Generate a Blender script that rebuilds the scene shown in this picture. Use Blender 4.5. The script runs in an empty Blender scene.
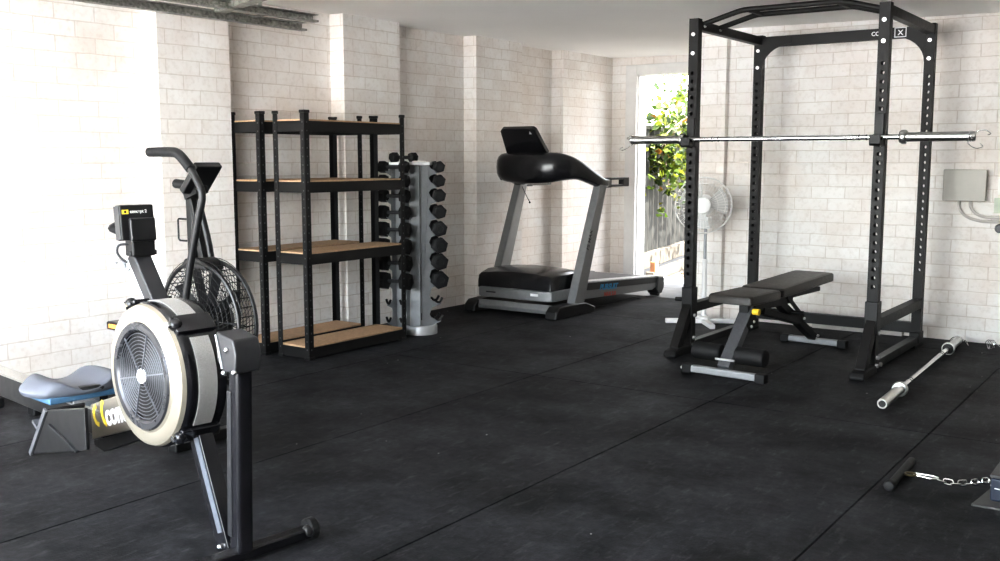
import bpy, math, random
from mathutils import Vector, Matrix
random.seed(7)
S = bpy.context.scene
COL = S.collection
PI = math.pi
V = Vector

# ------------------------------------------------------------------ materials
def mat(name, col, rough=.5, metal=0., var=.12, scale=14., bump=0., bscale=120., rvar=.1, col2=None, spec=.5, coat=0., stretch=None, transmission=0., alpha=1.):
    m = bpy.data.materials.new(name); m.use_nodes = True
    nt = m.node_tree; N = nt.nodes; L = nt.links
    b = N['Principled BSDF']
    b.inputs['Metallic'].default_value = metal
    b.inputs['Specular IOR Level'].default_value = spec
    b.inputs['Coat Weight'].default_value = coat
    b.inputs['Alpha'].default_value = alpha
    if transmission: b.inputs['Transmission Weight'].default_value = transmission
    tc = N.new('ShaderNodeTexCoord')
    mp = N.new('ShaderNodeMapping'); L.new(tc.outputs['Object'], mp.inputs[0])
    if stretch: mp.inputs['Scale'].default_value = stretch
    n = N.new('ShaderNodeTexNoise'); n.inputs['Scale'].default_value = scale; n.inputs['Detail'].default_value = 5
    L.new(mp.outputs[0], n.inputs['Vector'])
    r = N.new('ShaderNodeValToRGB'); L.new(n.outputs['Fac'], r.inputs[0])
    c2 = col2 or tuple(min(1, c*(1+var)) for c in col); c1 = tuple(c*(1-var) for c in col) if not col2 else col
    r.color_ramp.elements[0].color = (*c1, 1); r.color_ramp.elements[1].color = (*c2, 1)
    r.color_ramp.elements[0].position = .3; r.color_ramp.elements[1].position = .7
    L.new(r.outputs[0], b.inputs['Base Color'])
    mr = N.new('ShaderNodeMapRange'); L.new(n.outputs['Fac'], mr.inputs[0])
    mr.inputs[3].default_value = max(0, rough-rvar); mr.inputs[4].default_value = min(1, rough+rvar)
    L.new(mr.outputs[0], b.inputs['Roughness'])
    if bump:
        n2 = N.new('ShaderNodeTexNoise'); n2.inputs['Scale'].default_value = bscale; n2.inputs['Detail'].default_value = 3
        L.new(tc.outputs['Object'], n2.inputs['Vector'])
        bp = N.new('ShaderNodeBump'); bp.inputs['Strength'].default_value = bump; bp.inputs['Distance'].default_value = .003
        L.new(n2.outputs['Fac'], bp.inputs['Height']); L.new(bp.outputs[0], b.inputs['Normal'])
    return m

def brick_mat():
    m = bpy.data.materials.new('painted_brick'); m.use_nodes = True
    nt = m.node_tree; N = nt.nodes; L = nt.links; b = N['Principled BSDF']
    geo = N.new('ShaderNodeNewGeometry')
    sp = N.new('ShaderNodeSeparateXYZ'); L.new(geo.outputs['Position'], sp.inputs[0])
    sn = N.new('ShaderNodeSeparateXYZ'); L.new(geo.outputs['True Normal'], sn.inputs[0])
    ab = N.new('ShaderNodeMath'); ab.operation = 'ABSOLUTE'; L.new(sn.outputs['X'], ab.inputs[0])
    gt = N.new('ShaderNodeMath'); gt.operation = 'GREATER_THAN'; gt.inputs[1].default_value = .5; L.new(ab.outputs[0], gt.inputs[0])
    mx = N.new('ShaderNodeMix'); mx.data_type = 'FLOAT'
    L.new(gt.outputs[0], mx.inputs['Factor']); L.new(sp.outputs['X'], mx.inputs['A']); L.new(sp.outputs['Y'], mx.inputs['B'])
    cb = N.new('ShaderNodeCombineXYZ'); L.new(mx.outputs['Result'], cb.inputs['X']); L.new(sp.outputs['Z'], cb.inputs['Y'])
    # hand-laid wobble
    wn = N.new('ShaderNodeTexNoise'); wn.inputs['Scale'].default_value = 5; wn.inputs['Detail'].default_value = 3; L.new(geo.outputs['Position'], wn.inputs['Vector'])
    wv = N.new('ShaderNodeVectorMath'); wv.operation = 'SCALE'; wv.inputs['Scale'].default_value = .012; L.new(wn.outputs['Color'], wv.inputs[0])
    ad = N.new('ShaderNodeVectorMath'); ad.operation = 'ADD'; L.new(cb.outputs[0], ad.inputs[0]); L.new(wv.outputs[0], ad.inputs[1])
    br = N.new('ShaderNodeTexBrick'); L.new(ad.outputs[0], br.inputs['Vector'])
    br.inputs['Scale'].default_value = 1; br.inputs['Brick Width'].default_value = .24; br.inputs['Row Height'].default_value = .086
    br.inputs['Mortar Size'].default_value = .0042; br.inputs['Mortar Smooth'].default_value = .6; br.inputs['Bias'].default_value = .1
    br.inputs['Color1'].default_value = (.87, .856, .832, 1); br.inputs['Color2'].default_value = (.81, .785, .755, 1)
    br.inputs['Mortar'].default_value = (.69, .645, .60, 1)
    # worn patches
    n = N.new('ShaderNodeTexNoise'); n.inputs['Scale'].default_value = 2.3; n.inputs['Detail'].default_value = 8; n.inputs['Roughness'].default_value = .65
    L.new(geo.outputs['Position'], n.inputs['Vector'])
    rp = N.new('ShaderNodeValToRGB'); L.new(n.outputs['Fac'], rp.inputs[0])
    rp.color_ramp.elements[0].position = .32; rp.color_ramp.elements[0].color = (.865, .80, .755, 1)
    rp.color_ramp.elements[1].position = .62; rp.color_ramp.elements[1].color = (1, 1, 1, 1)
    mu = N.new('ShaderNodeMix'); mu.data_type = 'RGBA'; mu.blend_type = 'MULTIPLY'; mu.inputs['Factor'].default_value = .8
    L.new(br.outputs['Color'], mu.inputs['A']); L.new(rp.outputs[0], mu.inputs['B'])
    n2 = N.new('ShaderNodeTexNoise'); n2.inputs['Scale'].default_value = 38; n2.inputs['Detail'].default_value = 6; L.new(geo.outputs['Position'], n2.inputs['Vector'])
    r2 = N.new('ShaderNodeValToRGB'); L.new(n2.outputs['Fac'], r2.inputs[0])
    r2.color_ramp.elements[0].position = .3; r2.color_ramp.elements[0].color = (.86, .84, .82, 1); r2.color_ramp.elements[1].position = .5
    m2 = N.new('ShaderNodeMix'); m2.data_type = 'RGBA'; m2.blend_type = 'MULTIPLY'; m2.inputs['Factor'].default_value = .6
    L.new(mu.outputs['Result'], m2.inputs['A']); L.new(r2.outputs[0], m2.inputs['B'])
    L.new(m2.outputs['Result'], b.inputs['Base Color'])
    b.inputs['Roughness'].default_value = .75; b.inputs['Specular IOR Level'].default_value = .25
    iv = N.new('ShaderNodeMath'); iv.operation = 'MULTIPLY_ADD'; iv.inputs[1].default_value = -1; iv.inputs[2].default_value = 1; L.new(br.outputs['Fac'], iv.inputs[0])
    hs = N.new('ShaderNodeMath'); hs.operation = 'MULTIPLY_ADD'; hs.inputs[1].default_value = .35; L.new(n2.outputs['Fac'], hs.inputs[0]); L.new(iv.outputs[0], hs.inputs[2])
    bp = N.new('ShaderNodeBump'); bp.inputs['Strength'].default_value = .4; bp.inputs['Distance'].default_value = .005
    L.new(hs.outputs[0], bp.inputs['Height']); L.new(bp.outputs[0], b.inputs['Normal'])
    return m

def floor_mat():
    m = bpy.data.materials.new('rubber_mat'); m.use_nodes = True
    nt = m.node_tree; N = nt.nodes; L = nt.links; b = N['Principled BSDF']
    geo = N.new('ShaderNodeNewGeometry')
    n = N.new('ShaderNodeTexNoise'); n.inputs['Scale'].default_value = 1.9; n.inputs['Detail'].default_value = 11; n.inputs['Roughness'].default_value = .7
    L.new(geo.outputs['Position'], n.inputs['Vector'])
    r = N.new('ShaderNodeValToRGB'); L.new(n.outputs['Fac'], r.inputs[0])
    r.color_ramp.elements[0].position = .38; r.color_ramp.elements[0].color = (.0030, .0032, .0040, 1)
    r.color_ramp.elements[1].position = .72; r.color_ramp.elements[1].color = (.031, .032, .036, 1)
    # pale crumbs
    vo = N.new('ShaderNodeTexVoronoi'); vo.inputs['Scale'].default_value = 7; L.new(geo.outputs['Position'], vo.inputs['Vector'])
    lt = N.new('ShaderNodeMath'); lt.operation = 'LESS_THAN'; lt.inputs[1].default_value = .035; L.new(vo.outputs['Distance'], lt.inputs[0])
    sc = N.new('ShaderNodeSeparateColor'); L.new(vo.outputs['Color'], sc.inputs[0])
    gt = N.new('ShaderNodeMath'); gt.operation = 'GREATER_THAN'; gt.inputs[1].default_value = .8; L.new(sc.outputs[0], gt.inputs[0])
    ml = N.new('ShaderNodeMath'); ml.operation = 'MULTIPLY'; L.new(lt.outputs[0], ml.inputs[0]); L.new(gt.outputs[0], ml.inputs[1])
    # scuffs
    mp = N.new('ShaderNodeMapping'); mp.inputs['Scale'].default_value = (9, 2.2, 1); mp.inputs['Rotation'].default_value = (0, 0, .5); L.new(geo.outputs['Position'], mp.inputs[0])
    n3 = N.new('ShaderNodeTexNoise'); n3.inputs['Scale'].default_value = 3; n3.inputs['Detail'].default_value = 10; n3.inputs['Roughness'].default_value = .75; L.new(mp.outputs[0], n3.inputs['Vector'])
    r3 = N.new('ShaderNodeValToRGB'); L.new(n3.outputs['Fac'], r3.inputs[0])
    r3.color_ramp.elements[0].position = .54; r3.color_ramp.elements[0].color = (0, 0, 0, 1)
    r3.color_ramp.elements[1].position = .8; r3.color_ramp.elements[1].color = (.05, .05, .052, 1)
    ad = N.new('ShaderNodeMix'); ad.data_type = 'RGBA'; ad.blend_type = 'ADD'; ad.inputs['Factor'].default_value = 1
    L.new(r.outputs[0], ad.inputs['A']); L.new(r3.outputs[0], ad.inputs['B'])
    n4 = N.new('ShaderNodeTexNoise'); n4.inputs['Scale'].default_value = 26; n4.inputs['Detail'].default_value = 8; n4.inputs['Roughness'].default_value = .8; L.new(geo.outputs['Position'], n4.inputs['Vector'])
    r4 = N.new('ShaderNodeMapRange'); r4.inputs[1].default_value = .3; r4.inputs[2].default_value = .7; r4.inputs[3].default_value = .35; r4.inputs[4].default_value = 1.75; L.new(n4.outputs['Fac'], r4.inputs[0])
    gm = N.new('ShaderNodeVectorMath'); gm.operation = 'SCALE'; L.new(ad.outputs['Result'], gm.inputs[0]); L.new(r4.outputs[0], gm.inputs['Scale'])
    mx = N.new('ShaderNodeMix'); mx.data_type = 'RGBA'; mx.inputs['B'].default_value = (.45, .45, .44, 1)
    L.new(ml.outputs[0], mx.inputs['Factor']); L.new(gm.outputs[0], mx.inputs['A'])
    L.new(mx.outputs['Result'], b.inputs['Base Color'])
    mr = N.new('ShaderNodeMapRange'); mr.inputs[3].default_value = .78; mr.inputs[4].default_value = .55; L.new(n.outputs['Fac'], mr.inputs[0]); L.new(mr.outputs[0], b.inputs['Roughness'])
    b.inputs['Specular IOR Level'].default_value = .12
    n2 = N.new('ShaderNodeTexNoise'); n2.inputs['Scale'].default_value = 160; n2.inputs['Detail'].default_value = 3; L.new(geo.outputs['Position'], n2.inputs['Vector'])
    bp = N.new('ShaderNodeBump'); bp.inputs['Strength'].default_value = .35; bp.inputs['Distance'].default_value = .003; L.new(n2.outputs['Fac'], bp.inputs['Height']); L.new(bp.outputs[0], b.inputs['Normal'])
    return m

def leaf_mat():
    m = bpy.data.materials.new('leaf_green'); m.use_nodes = True
    nt = m.node_tree; N = nt.nodes; L = nt.links; b = N['Principled BSDF']
    geo = N.new('ShaderNodeNewGeometry')
    r = N.new('ShaderNodeValToRGB'); L.new(geo.outputs['Random Per Island'], r.inputs[0])
    cr = r.color_ramp; cr.elements[0].color = (.010, .024, .003, 1); cr.elements[1].color = (.13, .14, .013, 1); cr.elements[1].position = .93
    e = cr.elements.new(.5); e.color = (.045, .075, .007, 1)
    e = cr.elements.new(.99); e.color = (.11, .05, .008, 1)
    L.new(r.outputs[0], b.inputs['Base Color']); b.inputs['Roughness'].default_value = .5
    tr = N.new('ShaderNodeBsdfTranslucent'); L.new(r.outputs[0], tr.inputs['Color'])
    mx = N.new('ShaderNodeMixShader'); mx.inputs[0].default_value = .45
    L.new(b.outputs[0], mx.inputs[1]); L.new(tr.outputs[0], mx.inputs[2]); L.new(mx.outputs[0], N['Material Output'].inputs['Surface'])
    return m

M = dict(
    brick=brick_mat(), floor=floor_mat(), leaf=leaf_mat(),
    ceiling=mat('ceiling_paint', (.90, .885, .86), .8, var=.02, scale=1.5, spec=.2),
    plain_wall=mat('painted_wall', (.7, .66, .61), .8, var=.04, scale=2),
    grey_wall=mat('darkened_wall', (.3, .29, .28), .8, var=.06, scale=2),  # for the unseen right wall, darkened to reduce bounced fill light
    concrete=mat('concrete', (.20, .21, .22), .8, var=.15, scale=6, bump=.3),
    gravel=mat('gravel', (.032, .027, .021), .9, var=.5, scale=38, bump=1, bscale=60),
    driveway=mat('driveway', (.76, .745, .72), .85, var=.1, scale=3),
    frame=mat('door_frame_paint', (.70, .69, .67), .45, var=.04),
    black=mat('black_powder_coat', (.006, .006, .0062), .47, spec=.28, var=.2, scale=40, bump=.08, bscale=400),
    rack=mat('rack_powder_coat', (.0065, .006, .0056), .5, spec=.25, var=.15, scale=30, bump=.1, bscale=350),
    rubber=mat('black_rubber', (.006, .006, .0065), .6, spec=.3, var=.2, scale=30, bump=.15, bscale=250),
    plastic=mat('black_plastic', (.008, .008, .0085), .38, spec=.35, var=.2, scale=25),
    gloss=mat('gloss_black', (.008, .008, .0095), .22, spec=.4, var=.15, scale=10),
    darkgrey=mat('dark_grey_metal', (.02, .0205, .023), .4, metal=.3, var=.1),
    greyleg=mat('grey_powder_coat', (.07, .072, .078), .42, metal=.2, var=.1, scale=60),
    chrome=mat('chrome', (.78, .78, .78), .16, metal=1, var=.05, rvar=.05),
    steel=mat('brushed_steel', (.56, .555, .54), .3, metal=1, var=.08, scale=60, stretch=(1, 30, 30)),
    bolt=mat('zinc_bolt', (.66, .66, .65), .32, metal=.85),
    galv=mat('galvanised_steel', (.30, .295, .27), .5, metal=.75, var=.45, scale=45),
    silver=mat('silver_paint', (.27, .28, .29), .38, metal=.35, var=.06, scale=30),
    silver_light=mat('light_silver_paint', (.40, .41, .42), .36, metal=.4, var=.06, scale=30),
    treadgrey=mat('treadmill_silver', (.20, .204, .208), .4, metal=.3, var=.07, scale=30),
    board=mat('particle_board', (.42, .275, .165), .75, var=.18, scale=90, bump=.2, bscale=300, stretch=(1, .5, 1)),
    vinyl=mat('bench_vinyl', (.022, .019, .016), .45, spec=.35, var=.15, scale=30, bump=.15, bscale=500),
    seam=mat('seam_black', (.003, .003, .003), .9),
    champagne=mat('champagne_plastic', (.27, .245, .20), .3, metal=.5, var=.04, scale=8),
    flydark=mat('flywheel_grey', (.05, .051, .056), .28, metal=.6, var=.08),
    screen=mat('perforated_grey', (.30, .295, .285), .5, metal=.35, var=.25, scale=420),
    seatgrey=mat('seat_blue_grey', (.075, .082, .100), .6, var=.08, scale=20),
    seatblue=mat('seat_trim_blue', (.04, .10, .17), .45, var=.08),
    rail=mat('anodised_rail', (.25, .225, .19), .35, metal=.6, var=.06, stretch=(.3, 8, 8)),
    yellow=mat('yellow_print', (.75, .58, .06), .5),
    white=mat('white_print', (.82, .82, .82), .5),
    whiteplastic=mat('white_plastic', (.78, .77, .76), .4, var=.03),
    cage=mat('white_wire', (.72, .70, .68), .4, var=.03),
    bluep=mat('blue_print', (.02, .26, .5), .5), redp=mat('red_print', (.5, .06, .04), .5),
    yknob=mat('yellow_knob', (.75, .5, .03), .4), orange=mat('orange_reflector', (.8, .3, .05), .3),
    fence=mat('fence_steel', (.010, .010, .008), .5, var=.15, scale=5), timber=mat('sleeper_timber', (.05, .041, .029), .8, var=.25, scale=18, stretch=(1, 1, 6)),
    rust=mat('rusty_steel', (.28, .12, .05), .8, var=.3), bark=mat('bark', (.12, .09, .06), .9, var=.3, scale=30),
    box=mat('grey_enamel', (.42, .405, .365), .5, var=.04), conduit=mat('conduit_grey', (.50, .47, .44), .5),
    navy=mat('navy_coat', (.005, .011, .025), .4, var=.2), grime=mat('dull_grey_plate', (.05, .05, .048), .6, var=.25, scale=20),
    belt=mat('tread_belt', (.05, .052, .06), .6, var=.1, scale=80, bump=.2, bscale=400),
    grillgrey=mat('grill_grey', (.11, .115, .13), .4, metal=.5, var=.05),
    strut=mat('strut_blue_grey', (.10, .11, .13), .4, metal=.3), tower=mat('tower_grey', (.36, .36, .35), .42, metal=.25),
    step=mat('side_step_silver', (.62, .63, .64), .4, metal=.3),
    glass=mat('screen_glass', (.01, .011, .014), .12, var=.05),
    hookblue=mat('hook_silver', (.25, .26, .27), .4, metal=.4),  # slightly bluish mid grey for the hook plates
)

# ------------------------------------------------------------------ mesh builder
class MB:
    def __init__(s): s.v = []; s.f = []
    def add(s, vs, fs, T=None):
        o = len(s.v)
        s.v += [tuple(T @ V(p)) if T else tuple(p) for p in vs]
        s.f += [tuple(i+o for i in f) for f in fs]
        return s
    def box(s, x0, x1, y0, y1, z0, z1, T=None):
        vs = [(x, y, z) for z in (z0, z1) for y in (y0, y1) for x in (x0, x1)]
        return s.add(vs, [(0, 2, 3, 1), (4, 5, 7, 6), (0, 1, 5, 4), (2, 6, 7, 3), (0, 4, 6, 2), (1, 3, 7, 5)], T)
    def bar(s, p, q, w, h, up=(0, 0, 1)):
        p, q = V(p), V(q); d = (q-p); l = d.length; d.normalize(); up = V(up)
        x = d.cross(up)
        if x.length < 1e-4: x = d.cross(V((0, 1, 0)))
        x.normalize(); z = x.cross(d)
        T = Matrix(((x.x, d.x, z.x, p.x), (x.y, d.y, z.y, p.y), (x.z, d.z, z.z, p.z), (0, 0, 0, 1)))
        return s.box(-w/2, w/2, 0, l, -h/2, h/2, T)
    def tube(s, pts, r, n=10, closed=False):
        pts = [V(p) for p in pts]; m = len(pts); rings = []
        rr = r if isinstance(r, (list, tuple)) else [r]*m
        ref = None; vs = []; fs = []
        for i, p in enumerate(pts):
            a = pts[(i-1) % m] if (closed or i > 0) else p
            b = pts[(i+1) % m] if (closed or i < m-1) else p
            d = (b-a).normalized()
            if ref is None:
                ref = d.cross(V((0, 0, 1)))
                if ref.length < .1: ref = d.cross(V((0, 1, 0)))
            ref = (ref - d*ref.dot(d)).normalized(); w = d.cross(ref)
            for k in range(n):
                t = 2*PI*k/n; vs.append(p + (ref*math.cos(t)+w*math.sin(t))*rr[i])
        e = m if closed else m-1
        for i in range(e):
            j = (i+1) % m
            for k in range(n):
                l = (k+1) % n; fs.append((i*n+k, j*n+k, j*n+l, i*n+l))
        if not closed:
            fs.append(tuple(range(n))); fs.append(tuple((m-1)*n+k for k in reversed(range(n))))
        return s.add(vs, fs)
    def cyl(s, p, q, r, n=20, r2=None):
        return s.tube([p, q], [r, r if r2 is None else r2], n)
    def lathe(s, prof, c, ax, n=48, cap=True):
        """prof: (distance along axis, radius) pairs"""
        c = V(c); ax = V(ax).normalized(); a = ax.orthogonal().normalized(); b = ax.cross(a); vs = []; fs = []
        for d, r in prof:
            for k in range(n):
                t = 2*PI*k/n; vs.append(c+ax*d+(a*math.cos(t)+b*math.sin(t))*r)
        m = len(prof)
        for i in range(m-1):
            for k in range(n):
                l = (k+1) % n; fs.append((i*n+k, i*n+l, (i+1)*n+l, (i+1)*n+k))
        if cap and prof[0][1] > 1e-4: fs.append(tuple(reversed(range(n))))
        if cap and prof[-1][1] > 1e-4: fs.append(tuple((m-1)*n+k for k in range(n)))
        return s.add(vs, fs)
    def ring(s, c, ax, R, r, n=40, k=6):
        ax = V(ax).normalized(); a = ax.orthogonal().normalized(); b = ax.cross(a)
        return s.tube([V(c)+(a*math.cos(2*PI*i/n)+b*math.sin(2*PI*i/n))*R for i in range(n)], r, k, True)
    def prism(s, poly, o, u, w, d):
        """2-D polygon (u,w axes) from origin o, extruded by vector d"""
        o, u, w, d = V(o), V(u), V(w), V(d); n = len(poly)
        A = [o+u*x+w*y for x, y in poly]; B = [p+d for p in A]
        return s.add(A+B, [tuple(reversed(range(n))), tuple(range(n, 2*n))]+[(i, (i+1) % n, n+(i+1) % n, n+i) for i in range(n)])
    def loft(s, rings, cap=True):
        n = len(rings[0]); vs = [p for r in rings for p in r]; fs = []
        for i in range(len(rings)-1):
            for k in range(n):
                l = (k+1) % n; fs.append((i*n+k, i*n+l, (i+1)*n+l, (i+1)*n+k))
        if cap: fs += [tuple(reversed(range(n))), tuple((len(rings)-1)*n+k for k in range(n))]
        return s.add(vs, fs)
    def ball(s, c, r, n=14, sc=(1, 1, 1)):
        c = V(c); vs = []; fs = []; m = n//2
        for i in range(m+1):
            p = PI*i/m
            for k in range(n):
                t = 2*PI*k/n; vs.append(c+V((math.sin(p)*math.cos(t)*r*sc[0], math.sin(p)*math.sin(t)*r*sc[1], math.cos(p)*r*sc[2])))
        for i in range(m):
            for k in range(n):
                l = (k+1) % n; fs.append((i*n+k, (i+1)*n+k, (i+1)*n+l, i*n+l))
        return s.add(vs, fs)
    def build(s, name, m, parent=None, bevel=0., ang=35, seg=2, sub=0, loc=None, second=None):
        me = bpy.data.meshes.new(name); me.from_pydata(s.v, [], s.f); me.validate(); me.update()
        if second:
            for p in me.polygons: p.material_index = 1 if p.index >= second[1] else 0
        import bmesh
        bm = bmesh.new(); bm.from_mesh(me); bmesh.ops.remove_doubles(bm, verts=bm.verts, dist=1e-6)
        bmesh.ops.recalc_face_normals(bm, faces=bm.faces); bm.to_mesh(me); bm.free()
        for p in me.polygons: p.use_smooth = True
        me.set_sharp_from_angle(angle=math.radians(ang))
        me.materials.append(m)
        if second: me.materials.append(second[0])
        o = bpy.data.objects.new(name, me); COL.objects.link(o)
        if parent is not None: o.parent = parent
        if loc: o.location = loc
        if bevel:
            b = o.modifiers.new('bevel', 'BEVEL'); b.width = bevel; b.segments = seg; b.limit_method = 'ANGLE'; b.angle_limit = math.radians(40); b.harden_normals = True
        if sub:
            b = o.modifiers.new('sub', 'SUBSURF'); b.levels = sub; b.render_levels = sub
        return o

def tag(o, label, cat, group=None, kind=None):
    o['label'] = label; o['category'] = cat
    if group: o['group'] = group
    if kind: o['kind'] = kind
    return o
def thing(name, label, cat, loc=(0, 0, 0), rz=0, group=None):
    o = bpy.data.objects.new(name, None); COL.objects.link(o); o.location = loc; o.rotation_euler = (0, 0, rz)
    o.empty_display_size = .1
    return tag(o, label, cat, group)
def struct(o): o['kind'] = 'structure'; return o
def dup(root, loc, rz, label):
    r = root.copy(); COL.objects.link(r); r.location = loc; r.rotation_euler = (0, 0, rz); r['label'] = label
    for ch in list(root.children):
        c = ch.copy(); COL.objects.link(c); c.parent = r
        for g in list(ch.children):
            d = g.copy(); COL.objects.link(d); d.parent = c
    return r
def text(body, size, name, m, parent, o, u, w, shear=0., bold=.0, sx=1.):
    cu = bpy.data.curves.new(name, 'FONT'); cu.body = body; cu.size = size; cu.shear = shear; cu.offset = bold; cu.extrude = .0004
    t = bpy.data.objects.new('t', cu); COL.objects.link(t)
    bpy.context.view_layer.update()
    me = bpy.data.meshes.new_from_object(t.evaluated_get(bpy.context.evaluated_depsgraph_get()))
    bpy.data.objects.remove(t)
    u, w = V(u).normalized(), V(w).normalized(); n = u.cross(w)
    T = Matrix(((u.x*sx, w.x, n.x, o[0]), (u.y*sx, w.y, n.y, o[1]), (u.z*sx, w.z, n.z, o[2]), (0, 0, 0, 1)))
    me.transform(T); me.materials.clear(); me.materials.append(m); me.name = name
    ob = bpy.data.objects.new(name, me); COL.objects.link(ob); ob.parent = parent
    return ob
def arc(c, r, a0, a1, n, u, w):
    c, u, w = V(c), V(u), V(w)
    return [c+u*(r*math.cos(a0+(a1-a0)*i/n))+w*(r*math.sin(a0+(a1-a0)*i/n)) for i in range(n+1)]
def smooth_path(pts, n=6):
    P = [V(p) for p in pts]; out = []
    for i in range(len(P)-1):
        p0 = P[max(i-1, 0)]; p1 = P[i]; p2 = P[i+1]; p3 = P[min(i+2, len(P)-1)]
        for k in range(n):
            t = k/n
            out.append(.5*((2*p1)+(p2-p0)*t+(2*p0-5*p1+4*p2-p3)*t*t+(3*p1-p0-3*p2+p3)*t**3))
    out.append(P[-1]); return out

# ------------------------------------------------------------------ camera
CAMZ = 1.22
cam = bpy.data.cameras.new('camera'); co = bpy.data.objects.new('camera', cam); COL.objects.link(co)
co.location = (0, 0, CAMZ); co.rotation_euler = (PI/2-.1198, 0, .6184)
cam.sensor_width = 36; cam.lens = 36*1006/1000; cam.clip_start = .05
S.camera = co

# ------------------------------------------------------------------ room shell
LX, PX = -5.15, -5.02          # left wall plane, pilaster face
WY, DY = 7.28, 9.0             # back wall plane, alcove back wall
RX, OY = 1.0, -.7              # right wall, garage opening
def cz(x): return 2.165 + (-1.5-x)*.0165

def mats():
    m = MB(); g = .0025
    xs = [-5.16, -4.17, -3.1, -2.03, -.98, .08, 1.0]
    ys = [OY, 4.70, 6.88, 8.08]
    for i in range(len(xs)-1):
        off = 0
        for j in range(len(ys)-1):
            if ys[j+1] > 8 and xs[i] > -3.2: a, b = ys[j], WY
            else: a, b = ys[j], ys[j+1]
            m.box(xs[i]+g, xs[i+1]-g, a+g, b-g, -.012, 0)
    return struct(m.build('floor', M['floor'], bevel=.002, seg=1))
mats()
struct(MB().box(-5.4, 1.2, OY, 9.2, -.1, -.0125).build('floor', M['concrete']))

m = MB()
m.box(LX-.2, LX, OY, DY+.2, -.05, 2.5)
for a, b in ((.9, 1.4), (3.66, 4.18), (5.18, 5.77), (6.72, 7.39), (8.07, 9.0)):
    m.box(LX-.01, PX, a, b, -.05, 2.45)
struct(m.build('wall_left', M['brick']))
m = MB()
m.box(-3.33, RX+.2, WY, WY+.23, -.05, 2.4)
m.box(-3.33, -3.06, WY-.06, WY+.1, -.05, 2.4)
m.box(-3.33, -3.1, WY+.2, DY+.2, -.05, 2.4)
struct(m.build('wall_back', M['brick']))
m = MB()
D0, D1 = -4.73, -3.84         # clear opening of the doorway
m.box(LX, D0-.12, DY, DY+.2, -.05, 2.45)
m.box(D1+.1, -3.3, DY, DY+.2, -.05, 2.45)
m.box(D0-.12, D1+.1, DY, DY+.2, 2.12, 2.45)
struct(m.build('wall_back', M['brick']))
struct(MB().box(RX, RX+.2, OY, WY+.2, -.05, 2.4).build('wall_right', M['grey_wall']))
m = MB()
vs = [(x, y, cz(x)+h) for h in (0, .15) for y in (OY, DY+.2) for x in (LX-.2, RX+.2)]
m.add(vs, [(0, 2, 3, 1), (4, 5, 7, 6), (0, 1, 5, 4), (2, 6, 7, 3), (0, 4, 6, 2), (1, 3, 7, 5)])
struct(m.build('ceiling', M['ceiling']))
# front wall around the big garage opening behind the camera
m = MB(); m.box(-1.1, RX+.2, OY-.2, OY, -.05, 2.5); m.box(LX-.2, -1.1, OY-.2, OY, 2.14, 2.5)  # unseen right part closed off to cut light on the right side
struct(m.build('wall_front', M['plain_wall']))
# doorway frame
m = MB()
m.box(D0-.12, D0, DY-.04, DY+.12, -.02, 2.14)
m.box(D1, D1+.1, DY-.04, DY+.12, -.02, 2.14)
m.box(D0, D1, DY-.04, DY+.12, 2.04, 2.14)
m.box(D0-.055, D0+.012, DY+.0, DY+.16, -.02, 2.06)
struct(m.build('door_1', M['frame'], bevel=.006))
# skirting strip seen behind the rack
struct(MB().box(-2.35, -1.72, WY-.05, WY, .0, .05).build('baseboard_back', M['conduit'], bevel=.004))

# outside
struct(MB().box(-14, 6, DY+.2, 30, -.3, -.05).build('ground', M['gravel']))
struct(MB().box(-6, -3, DY-.2, DY+.62, -.06, -.011).build('ground', M['concrete']))
struct(MB().box(-30, 30, -40, OY, -.2, -.02).build('ground', M['driveway']))

# ------------------------------------------------------------------ outside things
fd = V((-.2, .98, 0)).normalized(); fn = V((fd.y, -fd.x, 0)); f0 = V((-4.92, 9.35, 0))
m = MB(); n = 120; top = []
poly = []
for i in range(n*4):
    d = i*.05; o = (0, .035, .035, 0)[i % 4]
    poly.append(f0 + fd*(d+.02*(i % 2)) - fn*(.035-o))
vs = []; fs = []
for p in poly: vs += [p+V((0, 0, .2)), p+V((0, 0, 1.55))]
for i in range(len(poly)-1): fs.append((2*i, 2*i+2, 2*i+3, 2*i+1))
m.add(vs, fs)
m.bar(f0+V((0, 0, 1.56))-fn*.02, f0+fd*24+V((0, 0, 1.56))-fn*.02, .06, .04)
tag(m.build('metal_fence', M['fence'], ang=20), 'dark ribbed steel fence outside the open doorway', 'fence')
def sleeper(o, z0, z1, ln, label):
    m = MB(); m.bar(f0+fn*o+V((0, 0, (z0+z1)/2)), f0+fn*o+fd*ln+V((0, 0, (z0+z1)/2)), .09, z1-z0)
    return tag(m.build('timber_sleeper', M['timber'], bevel=.01), label, 'timber', 'sleepers along the fence')
sleeper(.02, .06, .22, 9, 'upper pale sunlit timber sleeper lying against the foot of the fence')
sleeper(.16, -.05, .055, 9, 'lower pale timber sleeper on the gravel in front of the upper one')
tag(MB().box(-4.78, -4.72, 9.42, 9.5, -.03, .16).build('rusty_bracket', M['rust'], bevel=.005), 'rusty brown post stub by the sleepers at the doorway', 'bracket')
m = MB()
for i in range(420):
    p = f0+fd*random.uniform(.2, 5)+fn*random.uniform(.25, 1.1); z = -.045; r = random.uniform(.015, .035); a = random.uniform(0, 6)
    u = V((math.cos(a), math.sin(a), random.uniform(-.2, .4)))*r; w = V((-math.sin(a), math.cos(a), random.uniform(-.2, .4)))*r*.6
    m.add([p+V((0, 0, z))-u, p+V((0, 0, z))-w, p+V((0, 0, z))+u, p+V((0, 0, z+.01))+w], [(0, 1, 2, 3)])
tag(m.build('leaf_litter', mat('dry_leaf', (.3, .15, .06), .8, var=.5, scale=3)), 'dry fallen leaves scattered on the gravel outside the doorway', 'leaves', kind='stuff')
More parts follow.
